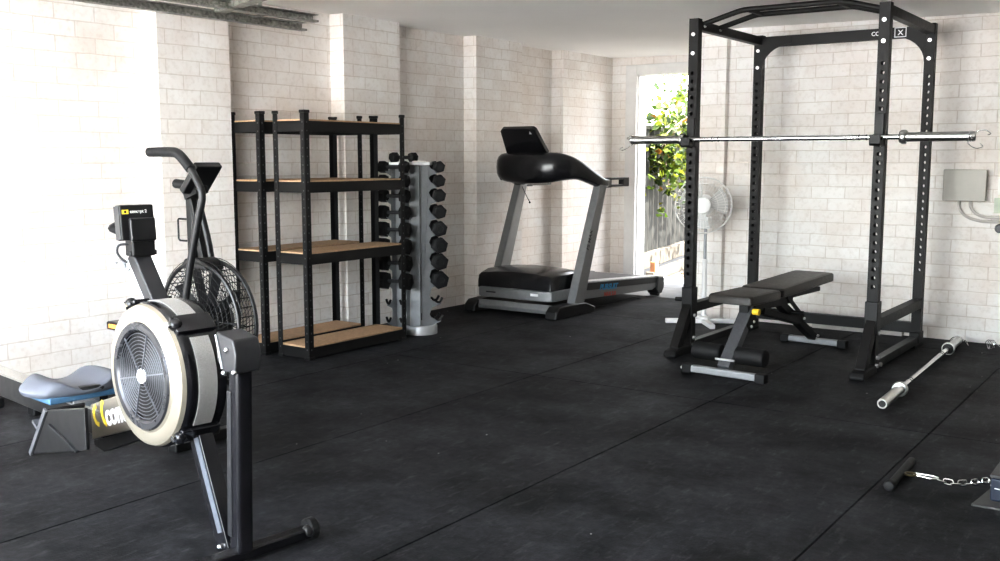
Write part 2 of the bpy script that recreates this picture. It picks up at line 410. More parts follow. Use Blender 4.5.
tree = thing('overhanging_tree', 'leafy sunlit yellow green tree hanging before the fence outside the doorway', 'tree', (-4.45, 11.6, -.05))
m = MB()
brs = []
for i in range(9):
    e = V((random.uniform(-.55, -.28), random.uniform(-1.85, -1.25), random.uniform(.85, 1.6))); brs.append(e); m.tube(smooth_path([(0, 0, 1.6), (-.2, -.8, 1.9), (e.x, e.y, max(e.z+.2, 1.5)), e], 5), .008, 6)
low = list(brs)
for i in range(18):
    a = random.uniform(0, 6.28); e = V((-.85+math.cos(a)*random.uniform(.1, .55), math.sin(a)*random.uniform(.1, .6)-.1, random.uniform(1.3, 2.5)))
    brs.append(e); m.tube(smooth_path([(0, 0, .7), e*.5+V((0, 0, .7)), e], 4), .012, 6)
m.tube(smooth_path([(0, 0, 0), (.03, .02, .5), (-.02, .03, 1.2), (.05, 0, 2)], 5), .05, 8)
m.build('trunk', M['bark'], tree)
m = MB()
for i in range(1700):
    e = random.choice(brs); t = random.uniform(.45, 1.1)
    p = V((0, 0, .7))*(1-t)+e*t+V((random.gauss(0, .16), random.gauss(0, .2), random.gauss(0, .2)))
    if i % 3 == 0:
        e = random.choice(low); p = e+V((random.gauss(0, .07), random.gauss(0, .09), random.uniform(-.08, .55)))
    hang = random.uniform(.06, .11)
    d = V((random.gauss(0, 1), random.gauss(0, 1), random.gauss(-.6, .7))).normalized(); w = d.cross(V((random.gauss(0, 1), random.gauss(0, 1), random.gauss(0, 1)))).normalized(); nn = d.cross(w)
    L_ = hang; W_ = hang*.55
    m.add([p, p+d*L_*.4+w*W_*.6+nn*.008, p+d*L_*1.1, p+d*L_*.4-w*W_*.6+nn*.008], [(0, 1, 2), (0, 2, 3)])
m.build('foliage', M['leaf'], tree)

# ------------------------------------------------------------------ garage door track hanging at the ceiling
def channel(m, p, q, w, h, t=.003):
    p, q = V(p), V(q); d = (q-p).normalized(); s = d.cross(V((0, 0, 1))).normalized(); up = V((0, 0, 1)); l = (q-p)
    for (a, b, c, e) in ((-w/2, w/2, -h/2, -h/2+t), (-w/2, -w/2+t, -h/2, h/2), (w/2-t, w/2, -h/2, -h/2+.012), (-w/2, w/2, h/2-t, h/2)):
        m.prism([(a, c), (b, c), (b, e), (a, e)], p, s, up, l)
tr = thing('garage_door_track', 'galvanised steel garage door track hanging below the ceiling, top left', 'track', (-4.7, 3, 2.05))
m = MB(); channel(m, (-.22, -3.4, -.0), (-.075, 1.58, .0), .05, .05); m.build('rail', M['galv'], tr)
m = MB(); channel(m, (.06, -3.4, .03), (.15, 1.46, .02), .05, .045); m.build('rail', M['galv'], tr)
m = MB(); m.bar((-.05, .90, .03), (.62, .72, .05), .075, .05); m.build('cross_strut', M['galv'], tr, bevel=.004)
for p, q, w_, h_ in (((-.12, 1.2, .02), (.12, 1.2, .04), .03, .008), ((-.15, .2, .02), (.1, .2, .04), .04, .02), ((-.05, 1.2, .02), (-.05, 1.2, .17), .03, .005)):
    MB().bar(p, q, w_, h_).build('hanger_bracket', M['galv'], tr)
for y, x in ((.15, -.0), (.35, .06), (-.3, -.05)):
    MB().cyl((x-.05, y, .03), (x+.05, y, .03), .025, 14).build('roller', M['black'], tr)

# ------------------------------------------------------------------ power rack
RXL, RXR, RY0, RY1 = -2.70, -1.563, 5.85, 6.98
rk = thing('power_rack', 'tall black steel power rack with holed uprights standing before the brick wall', 'power rack', ((RXL+RXR)/2, RY0, 0))
hw = (RXR-RXL)/2; dp = RY1-RY0; UH = 2.075
def holed_plate(m, x0, x1, y, t, z0, holes, z1, r, pitch):
    cx = (x0+x1)/2; k = 12; lo = holes[0]-pitch/2; hi = holes[-1]+pitch/2
    m.box(x0, x1, y, y+t, z0, lo); m.box(x0, x1, y, y+t, hi, z1)
    for h in holes:
        a, b = h-pitch/2, h+pitch/2; vs = []; fs = []
        for i in range(k):
            th = 2*PI*i/k+PI/k; c, s = math.cos(th), math.sin(th)
            q = min((x1-x0)/2/max(abs(c), 1e-6), pitch/2/max(abs(s), 1e-6))
            # snap to rectangle
            ox, oz = c*q, s*q
            vs += [(cx+ox, y, h+oz), (cx+c*r, y, h+s*r), (cx+ox, y+t, h+oz), (cx+c*r, y+t, h+s*r)]
        # corner fill
        for i in range(k):
            j = (i+1) % k
            fs += [(4*i, 4*j, 4*j+1, 4*i+1), (4*i+2, 4*i+3, 4*j+3, 4*j+2), (4*i+1, 4*j+1, 4*j+3, 4*i+3)]
            p, q2 = V(vs[4*i]), V(vs[4*j])
            if abs(p.x-q2.x) > 1e-5 and abs(p.z-q2.z) > 1e-5:
                cxn = x1 if (p.x+q2.x)/2 > cx else x0; czn = b if (p.z+q2.z)/2 > h else a
                n0 = len(vs); vs += [(cxn, y, czn), (cxn, y+t, czn)]
                fs += [(4*i, n0, 4*j), (4*i+2, 4*j+2, n0+1)]
        m.add(vs, fs)
holes = [.5+.05*i for i in range(26)]
for (x, y) in ((-hw, 0), (hw, 0), (-hw, dp), (hw, dp)):
    m = MB(); a = .03; ya = y if y == 0 else y-.06
    holed_plate(m, x-a, x+a, ya, .003, .0, holes, UH, .0125, .05)
    holed_plate(m, x-a, x+a, ya+.057, .003, .0, holes, UH, .0125, .05)
    m.box(x-a, x-a+.003, ya+.003, ya+.057, 0, UH); m.box(x+a-.003, x+a, ya+.003, ya+.057, 0, UH)
    m.box(x-a, x+a, ya, ya+.06, UH, UH+.006)
    m.build('upright', M['rack'], rk)
for x in (-hw, hw):
    m = MB()
    m.box(x-.026, x+.026, .06, dp-.06, 2.015, 2.07)
    m.build('top_side_beam', M['rack'], rk, bevel=.003)
    m = MB(); m.box(x-.025, x+.025, .06, dp-.06, .015, .065); m.build('base_side_beam', M['darkgrey'], rk, bevel=.003)
    s = 1 if x > 0 else -1
    m = MB(); m.box(x-.03, x+.03, .06, dp-.06, .25, .31); m.build('safety_bar', M['rack'], rk, bevel=.004)
    m = MB(); m.box(x-.036, x+.036, -.012, .072, .22, .415)
    m.build('safety_sleeve', M['black'], rk, bevel=.004)
    m = MB(); m.cyl((x-.03, .03, .33), (x-.095 if s < 0 else x-.04, .03, .33), .014, 14); m.build('safety_pin', M['black'], rk)
    m = MB()
    m.prism([(-.012, .31), (-.012, .2), (-.13, .03), (-.19, .03), (-.19, .06)], (x-.028, 0, 0), (0, 1, 0), (0, 0, 1), (.056, 0, 0))
    m.build('front_brace', M['rack'], rk, bevel=.003)
    m = MB(); m.prism([(.0, .004), (.0, .05), (-.17, .055), (-.235, .04), (-.25, .02), (-.25, .004)], (x-.042, 0, 0), (0, 1, 0), (0, 0, 1), (.084, 0, 0)); m.build('front_foot', M['rubber'], rk, bevel=.008)
    m = MB(); m.box(x-.032, x+.032, dp-.09, dp+.03, .0, .09); m.box(x-.035, x+.035, dp-.2, dp+.03, 0, .02); m.build('rear_foot', M['rack'], rk, bevel=.004)
    bolts = []
    for z in (1.87, 1.985): bolts += [((x, 0, z), (x, -.008, z)), ((x, dp-.06, z-.01), (x, dp-.068, z-.01))]
    for (yy, z) in ((.025, .235), (.03, .09), (.10, .04), (.02, .045)): bolts += [((x+.03, yy, z), (x+.045, yy, z)), ((x-.03, yy, z), (x-.045, yy, z))]
    for yy in (.1, .34): bolts += [((x-s*.026, yy, 2.045), (x-s*.036, yy, 2.045))]
    for p, q in bolts: MB().cyl(p, q, .012, 8).build('bolt', M['bolt'], rk)
# rear beams
m = MB(); m.box(-hw+.03, hw-.03, dp-.055, dp-.005, 2.0, 2.07); m.build('top_rear_beam', M['rack'], rk, bevel=.003)
for s in (-1, 1):
    m = MB(); R = .17; pts = [(0, 0)]+[(R-R*math.cos(t*PI/2/8), -(R-R*math.sin(t*PI/2/8))) for t in range(8, -1, -1)]
    pts = [(0, .04)]+[(R*1.2, .04), (R*1.2, 0)]+[(R*1.2*(1-math.sin(t*PI/2/8)), -R*(1-math.cos(t*PI/2/8))) for t in range(1, 9)]
    m.prism(pts, (s*(hw-.03), dp-.064, 2.01), (-s, 0, 0), (0, 0, 1), (0, .008, 0)); m.build('gusset_plate', M['rack'], rk)
m = MB(); m.box(-hw+.03, hw-.03, dp-.055, dp-.005, .08, .15); m.build('base_rear_beam', M['black'], rk, bevel=.003)
# twin pull-up bars
for yb in (.10, .34):
    m = MB()
    m.tube(smooth_path([(-hw+.02, yb, 2.055), (-hw+.05, yb, 2.062), (-hw+.24, yb, 2.112), (-hw+.30, yb, 2.12)], 5)+smooth_path([(hw-.30, yb, 2.12), (hw-.24, yb, 2.112), (hw-.05, yb, 2.062), (hw-.02, yb, 2.055)], 5), .0165, 12)
    m.build('pull_up_bar', M['rack'], rk)
for xx in (-hw+.30, hw-.30):
    MB().bar((xx, .10, 2.12), (xx, .34, 2.12), .03, .02).build('pull_up_cross_grip', M['rack'], rk, bevel=.005)
# maker's lettering on the rear top beam
text('CORTE', .036, 'lettering', M['white'], rk, (.205, dp-.0668, 2.024), (1, 0, 0), (0, 0, 1), bold=.0008)
text('X', .045, 'lettering', M['white'], rk, (.372, dp-.0668, 2.019), (1, 0, 0), (0, 0, 1), bold=.0012)
m = MB(); y = dp-.0668
for a in ((.35, .425, 2.004, 2.010), (.35, .425, 2.062, 2.068), (.419, .425, 2.004, 2.068), (.35, .356, 2.004, 2.068)): m.box(a[0], a[1], y, y+.002, a[2], a[3])
m.build('logo_frame', M['white'], rk)
# bar hooks
for x in (-hw, hw):
    m = MB(); m.box(x-.025, x+.025, -.014, -.002, 1.315, 1.475); m.box(x-.034, x+.034, -.014, -.002, 1.30, 1.36)
    m.prism([(-.014, 1.325), (-.014, 1.295), (-.085, 1.295), (-.095, 1.305), (-.095, 1.355), (-.083, 1.355), (-.080, 1.327)], (x-.03, 0, 0), (0, 1, 0), (0, 0, 1), (.06, 0, 0))
    m.build('bar_hook', M['black'], rk, bevel=.003)

# ------------------------------------------------------------------ barbells
BX, BY, BZ = -2.078, RY0-.048, 1.342
def barbell(name, label, loc, rz, sh=1.286, sl=.345):
    t = thing(name, label, 'barbell', loc, rz, None)
    h = sh/2
    m = MB(); m.cyl((-h, 0, 0), (h, 0, 0), .0145, 20); m.build('shaft', M['chrome'], t)
    for x in (-.46, -.42, .42, .46): MB().ring((x, 0, 0), (1, 0, 0), .0146, .0022, 20, 6).build('knurl_mark', M['darkgrey'], t)
    for s in (-1, 1):
        m = MB(); m.lathe([(0, .0), (0, .019), (.0, .036), (.008, .040), (.022, .040), (.03, .036), (.03, .026), (.036, .0255), (sl-.012, .0255), (sl+.02, .0255), (sl+.03, .023), (sl+.03, .018), (sl+.024, .017), (sl+.024, 0)], (s*h, 0, 0), (s, 0, 0), 28)
        sv = m.build('sleeve', M['steel'], t)
        MB().cyl((s*(h+sl+.01), 0, 0), (s*(h+sl+.0265), 0, 0), .0172, 20).build('hollow_shade', M['plastic'], sv)  # black disc stands for the shade inside the hollow sleeve end
        m = MB(); m.lathe([(-.004, .0), (-.004, .030), (0, .033), (.004, .030), (.004, 0)], (s*(h-.002), 0, 0), (s, 0, 0), 24); m.build('collar_seal', M['black'], t)
    return t
bb = barbell('barbell', 'chrome barbell resting across the power rack hooks', (BX, BY, BZ), 0)
fb = barbell('barbell', 'steel barbell lying on the black floor beside the rack', (-1.292, 6.03, .0405), PI/2+.031, 1.32, .37)
# spring collars
def spring(label, loc, rx, a0, d=(1, 0), group='wire spring collars', R=.030):
    t = thing('spring_collar', label, 'spring collar', loc, 0, group)
    pts = []
    for i in range(41):
        a = a0+2*PI*2.2*i/40; pts.append(V(((i/40-.5)*.028, R*math.cos(a), R*math.sin(a))))
    m = MB(); m.tube(pts, .0028, 6); o = m.build('coil', M['chrome'], t); o.rotation_euler = rx
    for k, e in ((0, pts[0]), (1, pts[-1])):
        q = e.normalized(); q = V((0, e.y, e.z)).normalized(); tg = V((0, -q.z, q.y))*(-1 if k == 0 else 1)
        s = d[0]
        P = [e, e+tg*.02, e+tg*.04+V((s*.02, 0, -.012)), e+tg*.05+V((s*.05, 0, -.02)), e+tg*.03+V((s*.075, 0, -.018)), e+tg*.015+V((s*.06, 0, -.01))]
        m = MB(); m.tube(smooth_path(P, 4), .0028, 6); o = m.build('handle', M['chrome'], t); o.rotation_euler = rx
    return t
spring('wire spring collar clipped on the left end of the racked barbell', (BX-.643-.355, BY, BZ), (0, 0, 0), -1.2, (-1, 0), R=.0278)
spring('wire spring collar clipped on the right end of the racked barbell', (BX+.643+.355, BY, BZ), (0, 0, 0), -1.2, (1, 0), R=.0278)
spring('wire spring collar on the wall end of the barbell lying on the floor', (-1.292-.031*1.04, 6.03+1.02, .0405), (0, 0, PI/2+.031), 1.2, (1, 0), R=.0278)
spring('loose wire spring collar on the floor against the wall, right of the barbell', (-1.13, 7.06, .032), (0, .1, .7), .8, (1, 0))

# ------------------------------------------------------------------ weight bench
bn = thing('weight_bench', 'black padded adjustable weight bench standing inside the power rack', 'bench', (-2.245, 5.5, 0), -.075)
def pad(m, x0, x1, y0, y1, z0, z1, taper=0):
    n = 10; rings = []
    for (zz, ins) in ((z0, .006), (z0+.004, 0), (z1-.014, 0), (z1-.004, .006), (z1, .02)):
        ring = []
        r = .02+ins*.3
        for (cx, cy, a0, tx) in ((x1-ins-r, y1-ins-r, 0, -taper), (x0+ins+r, y1-ins-r, PI/2, taper), (x0+ins+r, y0+ins+r, PI, 0), (x1-ins-r, y0+ins+r, 1.5*PI, 0)):
            for i in range(4):
                a = a0+PI/2*i/3; ring.append((cx+tx+r*math.cos(a), cy+r*math.sin(a), zz))
        rings.append(ring)
    return m.loft(rings)
m = MB(); pad(m, -.14, .14, -.06, .34, .39, .445); m.build('seat_pad', M['vinyl'], bn)
m = MB(); pad(m, -.14, .14, .36, 1.15, .395, .452, .0)
m.v = [(x, y, z+.03*max(0, y-.4)/.75) for x, y, z in m.v]; m.build('back_pad', M['vinyl'], bn)
m = MB(); m.box(.03, .09, .0, .62, .335, .39); m.box(.032, .088, .36, 1.05, .365, .394); m.build('frame_beam', M['black'], bn, bevel=.004)
m = MB(); m.bar((.07, .06, .37), (.065, -.23, .05), .075, .05); m.build('front_leg', M['greyleg'], bn, bevel=.004)
m = MB(); m.bar((.07, .07, .37), (.068, -.03, .258), .085, .06); m.build('leg_sleeve', M['black'], bn, bevel=.004)
m = MB(); m.bar((.005, -.225, .1), (.125, -.225, .1), .012, .012); m.build('leg_plate', M['bolt'], bn, bevel=.002)
for s in (-1, 1):
    m = MB(); m.lathe([(0, .018), (0, .045), (.004, .05), (.17, .05), (.175, .045), (.175, .018)], (.065+s*.045, -.17, .125), (s, 0, 0), 24); m.build('foam_roller', M['rubber'], bn)
for (y, nm) in ((-.245, 'front_foot_bar'), (1.06, 'rear_foot_bar')):
    m = MB(); fc, fw = (.07, .225) if y < 0 else (.05, .195)
    m.box(fc-fw, fc+fw, y-.022, y+.022, .01, .05); o = m.build(nm, M['silver'], bn, bevel=.008)
    for s in (-1, 1): MB().box(fc+s*fw-.03, fc+s*fw+.03, y-.027, y+.027, .0, .055).build('foot_cap', M['rubber'], o, bevel=.008)
m = MB(); m.bar((.06, .45, .36), (.05, 1.04, .06), .05, .05); m.build('rear_leg', M['black'], bn, bevel=.004)
m = MB(); m.bar((.02, .52, .385), (.02, .78, .22), .006, .03); m.bar((.095, .52, .385), (.095, .78, .22), .006, .03)
m.bar((.06, .2, .33), (.06, .75, .2), .076, .04); m.build('adjustment_ladder', M['black'], bn, bevel=.002)
m = MB(); m.cyl((-.13, .62, .275), (.16, .62, .275), .012, 12); m.build('adjustment_bar', M['black'], bn)
m = MB(); m.cyl((.11, .02, .35), (.15, .02, .35), .018, 14); m.build('knob', M['yknob'], bn)
for p in ((.108, -.16, .14), (.112, .03, .29), (.112, .0, .265), (-.187, -.26, .03), (.09, 1.035, .07), (.045, .7, .25), (.108, .76, .22)):
    MB().ball(p, .0095, 10).build('bolt', M['bolt'], bn)
text('CORTEX', .022, 'lettering', M['white'], bn, (.082, -.056, .262), (0, .66, .75), (-1, 0, 0), bold=.001)

# ------------------------------------------------------------------ treadmill
tm = thing('treadmill', 'grey and black folding treadmill by the left wall, facing away from the doorway', 'treadmill', (-4.48, 6.5, 0))
HX = .39
# base frame
m = MB()
m.prism([(-.03, .03), (.03, .03), (.035, .05), (.02, .095), (-.02, .1), (-.04, .06)], (-HX+.04, .0, 0), (0, 1, 0), (0, 0, 1), (2*HX-.08, 0, 0)); m.build('front_cross_tube', M['treadgrey'], tm, bevel=.004)
m = MB(); m.box(-HX+.06, HX-.1, -.034, -.028, .045, .06); m.build('cross_tube_groove', M['black'], tm)
for s in (-1, 1):
    m = MB()
    m.prism([(-.09, .0), (.5, .0), (.5, .045), (.36, .09), (.1, .1), (-.03, .095), (-.08, .06)], (s*HX-.055, 0, 0), (0, 1, 0), (0, 0, 1), (.11, 0, 0)); m.build('base_rail', M['plastic'], tm, bevel=.012)
    m = MB(); x = s*HX
    m.loft([[(x-.038, .19, .06), (x+.038, .19, .06), (x+.038, .345, .06), (x-.038, .345, .06)], [(x-.034, .60, 1.02), (x+.034, .60, 1.02), (x+.034, .71, 1.02), (x-.034, .71, 1.02)]])
    m.build('upright', M['treadgrey'], tm, bevel=.008)
# motor hood
m = MB(); rings = []
for (y, z, w) in ((.03, .22, .33), (.035, .27, .345), (.06, .315, .355), (.16, .34, .36), (.36, .345, .36), (.5, .325, .36), (.6, .29, .35), (.64, .25, .34)):
    w += .005; rings.append([(a_-.038, b_, c_) for a_, b_, c_ in [(-w, y, .19), (-w, y, z-.03), (-w*.93, y, z-.008), (-w*.5, y, z+.008), (0, y, z+.015), (w*.5, y, z+.008), (w*.93, y, z-.008), (w, y, z-.03), (w, y, .19)]])
m.loft(rings); m.build('motor_hood', M['gloss'], tm)
m = MB(); m.prism([(-.40, .08), (-.38, .035), (-.34, .015), (.28, .015), (.32, .035), (.34, .08), (.34, .6), (-.40, .6)], (0, 0, .115), (1, 0, 0), (0, 1, 0), (0, 0, .085)); m.build('hood_band', M['treadgrey'], tm, bevel=.012)
MB().box(.14, .21, .01, .014, .155, .175).build('hood_sticker', M['white'], tm)
MB().box(-.29, -.2, .010, .014, .155, .165).build('hood_sticker', M['darkgrey'], tm)
# running deck
def dz(y): return .235-.07*(y-.5)/1.25
for s in (-1, 1):
    x = s*.36
    m = MB(); m.prism([(.35, dz(.35)-.005), (1.72, dz(1.72)-.005), (1.72, dz(1.72)+.01), (.35, dz(.35)+.01)], (x-.045, 0, 0), (0, 1, 0), (0, 0, 1), (.09, 0, 0)); m.build('side_step', M['step'], tm, bevel=.004)
    m = MB(); m.prism([(.35, dz(.35)-.065), (1.72, dz(1.72)-.055), (1.72, dz(1.72)-.005), (.35, dz(.35)-.005)], (x-.04, 0, 0), (0, 1, 0), (0, 0, 1), (.082, 0, 0)); m.build('side_trim', M['plastic'], tm, bevel=.003)
    m = MB(); m.prism([(.35, dz(.35)-.135), (1.6, dz(1.6)-.115), (1.68, dz(1.68)-.09), (1.72, dz(1.72)-.055), (.35, dz(.35)-.065)], (x-.038, 0, 0), (0, 1, 0), (0, 0, 1), (.076, 0, 0)); m.build('side_skirt', M['treadgrey'], tm, bevel=.004)
    m = MB(); m.prism([(1.66, .055), (1.69, .012), (1.76, .012), (1.8, .06), (1.81, .14), (1.79, .165), (1.68, .17)], (x-.055, 0, 0), (0, 1, 0), (0, 0, 1), (.11, 0, 0)); c = m.build('rear_cap', M['plastic'], tm, bevel=.01)
    m = MB(); m.cyl((x-.04, 1.72, .012), (x+.04, 1.72, .012), .022, 18); m.build('rear_wheel', M['rubber'], c)
m = MB(); m.prism([(.4, dz(.4)-.03), (1.72, dz(1.72)-.03), (1.77, dz(1.77)-.015), (1.72, dz(1.72)), (.4, dz(.4))], (-.315, 0, 0), (0, 1, 0), (0, 0, 1), (.63, 0, 0)); m.build('running_belt', M['belt'], tm)
text('PURSUIT', .062, 'lettering', M['bluep'], tm, (.4025, .64, .158), (0, 1, -.056), (0, 0, 1), shear=.3, bold=.003, sx=1.25)
text('MAX 2.0', .045, 'lettering', M['redp'], tm, (.4005, .72, .098), (0, 1, -.05), (0, 0, 1), bold=.002, sx=1.2)
text('FS MAX', .05, 'lettering', M['black'], tm, (.435, .40, .50), (0, .37, .93), (0, -.93, .37), bold=.001)
# console yoke: U swept from one handrail over to the other
m = MB(); rings = []
path = [(.39, .78, 1.03, .028, .036), (.39, .70, 1.03, .034, .04), (.385, .62, 1.045, .042, .05), (.365, .50, 1.09, .05, .062), (.33, .38, 1.14, .06, .08), (.28, .26, 1.16, .07, .105), (.18, .20, 1.155, .078, .12), (.0, .18, 1.15, .08, .126)]
path = [(-a, b, c, d, e) for a, b, c, d, e in path[:-1]]+[path[-1]]+path[:-1][::-1]
PP = smooth_path([p[:3] for p in path], 4); RR = smooth_path([(p[3], p[4], 0) for p in path], 4)
for i, p in enumerate(PP):
    d = (PP[min(i+1, len(PP)-1)]-PP[max(i-1, 0)]); d.z = 0; d.normalize(); sd = V((d.y, -d.x, 0)); a, b = RR[i].x, RR[i].y
    rings.append([p+sd*(a*math.copysign(abs(math.cos(t))**.75, math.cos(t)))+V((0, 0, b*math.copysign(abs(math.sin(t))**.75, math.sin(t)))) for t in [2*PI*k/16 for k in range(16)]])
m.loft(rings); m.build('console_yoke', M['gloss'], tm, ang=60)
for s in (-1, 1):
    m = MB(); x = s*.39
    for a in ((.60, .80, .99, 1.072), (1.0, 1.10, .995, 1.07)): m.box(x-.024, x+.024, *a)
    m.box(x-.024, x+.024, .80, 1.02, .995, 1.013); m.box(x-.024, x+.024, .80, 1.02, 1.052, 1.07)
    m.build('handrail', M['plastic'], tm, bevel=.004)
m = MB(); m.prism([(-.18, 0), (.18, 0), (.195, .03), (.165, .25), (.145, .27), (-.145, .27), (-.165, .25), (-.195, .03)], (-.05, .25, 1.24), (1, 0, 0), (0, -.60, .80), (0, .035, .026)); m.build('display_panel', M['gloss'], tm, bevel=.008)
m = MB(); m.prism([(-.15, .03), (.15, .03), (.13, .23), (-.13, .23)], (-.05, .2855, 1.2665), (1, 0, 0), (0, -.60, .80), (0, .002, .0015)); m.build('display_screen', M['glass'], tm)
m = MB(); m.prism([(.105, .222), (.128, .222), (.117, .248)], (-.05, .249, 1.239), (1, 0, 0), (0, -.60, .80), (0, -.001, -.001)); m.build('display_emblem', M['white'], tm)
m = MB(); m.lathe([(0, .03), (.012, .028), (.016, .018), (.016, 0)], (-.29, .24, 1.08), (-.25, -1, -.1), 20); m.build('speaker_boss', M['darkgrey'], tm)
m = MB(); m.tube(smooth_path([(-.36, .62, 1.0), (-.345, .64, .95), (-.33, .66, .9), (-.31, .67, .86)], 4), .003, 6); m.ball((-.31, .67, .855), .009, 8); m.build('safety_cord', M['black'], tm)

# ------------------------------------------------------------------ shelving units
def shelving(label, x0, x1, y0, y1):
    t = thing('shelving_unit', label, 'shelf', (x0, y0, 0), 0, 'boltless shelving units')
    w, d = x1-x0, y1-y0; a = .038
    for (px, sx) in ((0, 1), (w, -1)):
        for (py, sy) in ((0, 1), (d, -1)):
            m = MB()
            m.box(min(px, px+sx*a), max(px, px+sx*a), min(py, py+sy*.003), max(py, py+sy*.003), .004, 1.5)
            m.box(min(px, px+sx*.003), max(px, px+sx*.003), min(py, py+sy*a), max(py, py+sy*a), .004, 1.5)
            nf = len(m.f)
            for k in range(28):   # slots punched along the angle post
                z = .06+k*.051; c = py+sy*.019
                m.box(min(px-sx*.0008, px+sx*.002), max(px-sx*.0008, px+sx*.002), c-.004, c+.004, z, z+.009)
                c = px+sx*.019; m.box(c-.004, c+.004, min(py-sy*.0008, py+sy*.002), max(py-sy*.0008, py+sy*.002), z, z+.009)
            p = m.build('post', M['black'], t, second=(M['greyleg'], nf))
            m = MB(); m.box(min(px-sx*.004, px+sx*.042), max(px-sx*.004, px+sx*.042), min(py-sy*.004, py+sy*.008), max(py-sy*.004, py+sy*.008), 1.495, 1.513)
            m.box(min(px-sx*.004, px+sx*.008), max(px-sx*.004, px+sx*.008), min(py-sy*.004, py+sy*.042), max(py-sy*.004, py+sy*.042), 1.4952, 1.5132)
            m.build('post_cap', M['plastic'], p, bevel=.003)
            m = MB(); m.box(min(px-sx*.003, px+sx*.042), max(px-sx*.003, px+sx*.042), min(py-sy*.003, py+sy*.042), max(py-sy*.003, py+sy*.042), 0, .02)
            m.build('foot_cap', M['plastic'], p, bevel=.003)
    for z in (1.45, 1.085, .65, .075):
        m = MB()
        m.box(.004, .008, .003, d-.003, z-.065, z); m.box(w-.008, w-.004, .003, d-.003, z-.065, z)
        m.box(.003, w-.003, .004, .008, z-.065, z); m.box(.003, w-.003, d-.008, d-.004, z-.065, z)
        m.box(.004, w-.004, .004, d-.004, z-.012, z-.009)
        m.build('shelf_beam', M['black'], t)
        m = MB(); m.box(.009, w-.009, .009, d-.009, z-.008, z+.009); m.build('shelf_board', M['board'], t, bevel=.001)
    return t
s1 = shelving('black metal shelving unit with tan boards, nearer one standing away from the wall', -4.715, -4.44, 4.24, 5.14)
s2 = dup(s1, (-5.06+.0, 4.2, 0), 0, 'black metal shelving unit with tan boards, rear one against the left wall')

# ------------------------------------------------------------------ dumbbell tower and dumbbells
DB = V((-4.61, 5.42, 0)); e1 = V((.75, .66, 0)); e2 = V((-.66, .75, 0)); up = V((0, 0, 1))
th = math.atan2(e1.y, e1.x)
dr = thing('dumbbell_rack', 'silver vertical dumbbell tower beside the shelving by the left wall', 'dumbbell rack', DB, th)
# local axes: x = e1, y = e2
m = MB(); m.prism([(-.075, -.03), (-.055, -.055), (.06, -.055), (.08, -.03), (.03, .09), (-.03, .09)], (0, 0, .02), (1, 0, 0), (0, 1, 0), (0, 0, 1.16)); m.build('column', M['tower'], dr, bevel=.006)
m = MB(); m.prism([(-.16, -.08), (.12, -.1), (.14, .02), (.06, .16), (-.17, .14), (-.2, .02)], (0, 0, 1.18), (1, 0, 0), (0, 1, 0), (0, 0, .022)); m.build('top_tray', M['silver_light'], dr, bevel=.004)
m = MB(); m.prism([(-.26, -.05), (-.2, -.16), (.0, -.13), (.12, -.1), (.16, .1), (0, .2), (-.24, .1)], (0, 0, 0), (1, 0, 0), (0, 1, 0), (0, 0, .02)); m.build('base_plate', M['silver'], dr, bevel=.004)
m = MB(); m.lathe([(.0, .12), (.055, .12), (.065, .113), (.065, .105), (.03, .1), (.03, 0)], (.045, -.06, 0), (0, 0, 1), 40); m.build('base_cup', M['silver_light'], dr)
m = MB(); m.box(.0, .06, -.0585, -.054, .09, .14); m.build('name_plate', M['darkgrey'], dr)
rows = [1.168, 1.072, .97, .856, .738, .622, .506, .379]; empty_rows = [.238, .112]
A = V((.86, -.5, 0)); An = V((-.5, -.86, 0))           # left dumbbell axis (local) and the direction its hooks reach out
LC = V((-.125, -.11, 0)); RC = V((.155, .0, 0)); B = V((-.18, .98, 0)); Bn = V((.98, .18, 0))
def fin(c, ax, nrm, back):
    prof = [(back, .03), (.0, .03)]
    z = .05
    for r in sorted(rows+empty_rows):
        prof += [(-.02, r-.06), (.045, r-.035), (.05, r-.01), (.03, r-.022), (.0, r-.02), (-.02, r-.01), (-.035, r+.02)]
    prof += [(-.03, 1.18), (back, 1.18)]
    m = MB(); m.prism(prof, c-ax*.002, nrm, up, ax*.004); return m
for k in (-.055, .055):
    fin(LC+A*k-An*.02, A, An, -.09).build('hook_plate', M['hookblue'], dr)
    fin(RC+B*k-Bn*.02, B, Bn, -.09).build('hook_plate', M['hookblue'], dr)
m = MB(); m.bar(LC-An*.105-A*.09+up*.6, LC-An*.105+A*.14+up*.6, .008, 1.16); m.bar(RC-Bn*.1-B*.06+up*.6, RC-Bn*.1+B*.09+up*.6, .008, 1.16); m.build('hook_back', M['hookblue'], dr)
m = MB()
for c, ax, nr in ((LC, A, An), (RC, B, Bn)):
    for z in empty_rows:
        for k in (-.055, .055):
            o = c+ax*k-nr*.02
            m.tube(smooth_path([o+nr*.0+up*(z+.0), o+nr*.02+up*(z-.02), o+nr*.04+up*(z-.018), o+nr*.058+up*(z+.012)], 3), .009, 6)
m.build('hook_pad', M['rubber'], dr)
def dumbbell(label, c, ax, size, group):
    t = thing('dumbbell', label, 'dumbbell', c, math.atan2(ax.y, ax.x), group)
    R = size/2; L = .055+.2*(size-.09)
    m = MB(); m.cyl((-.075, 0, 0), (.075, 0, 0), .0125, 12); m.build('handle', M['darkgrey'], t)
    for s in (-1, 1):
        m = MB(); m.lathe([(.052, R*.72), (.06, R), (.052+L, R), (.06+L, R*.72), (.06+L, R*.45), (.058+L, R*.42), (.058+L, 0)], (0, 0, 0), (s, 0, 0), 6 if size > .08 else 6)
        m.build('head', M['rubber'], t, bevel=.004, ang=30)
    return t
names = ['top', 'second', 'third', 'fourth', 'fifth', 'sixth', 'seventh', 'eighth']
R3 = Matrix.Rotation(th, 3, 'Z')
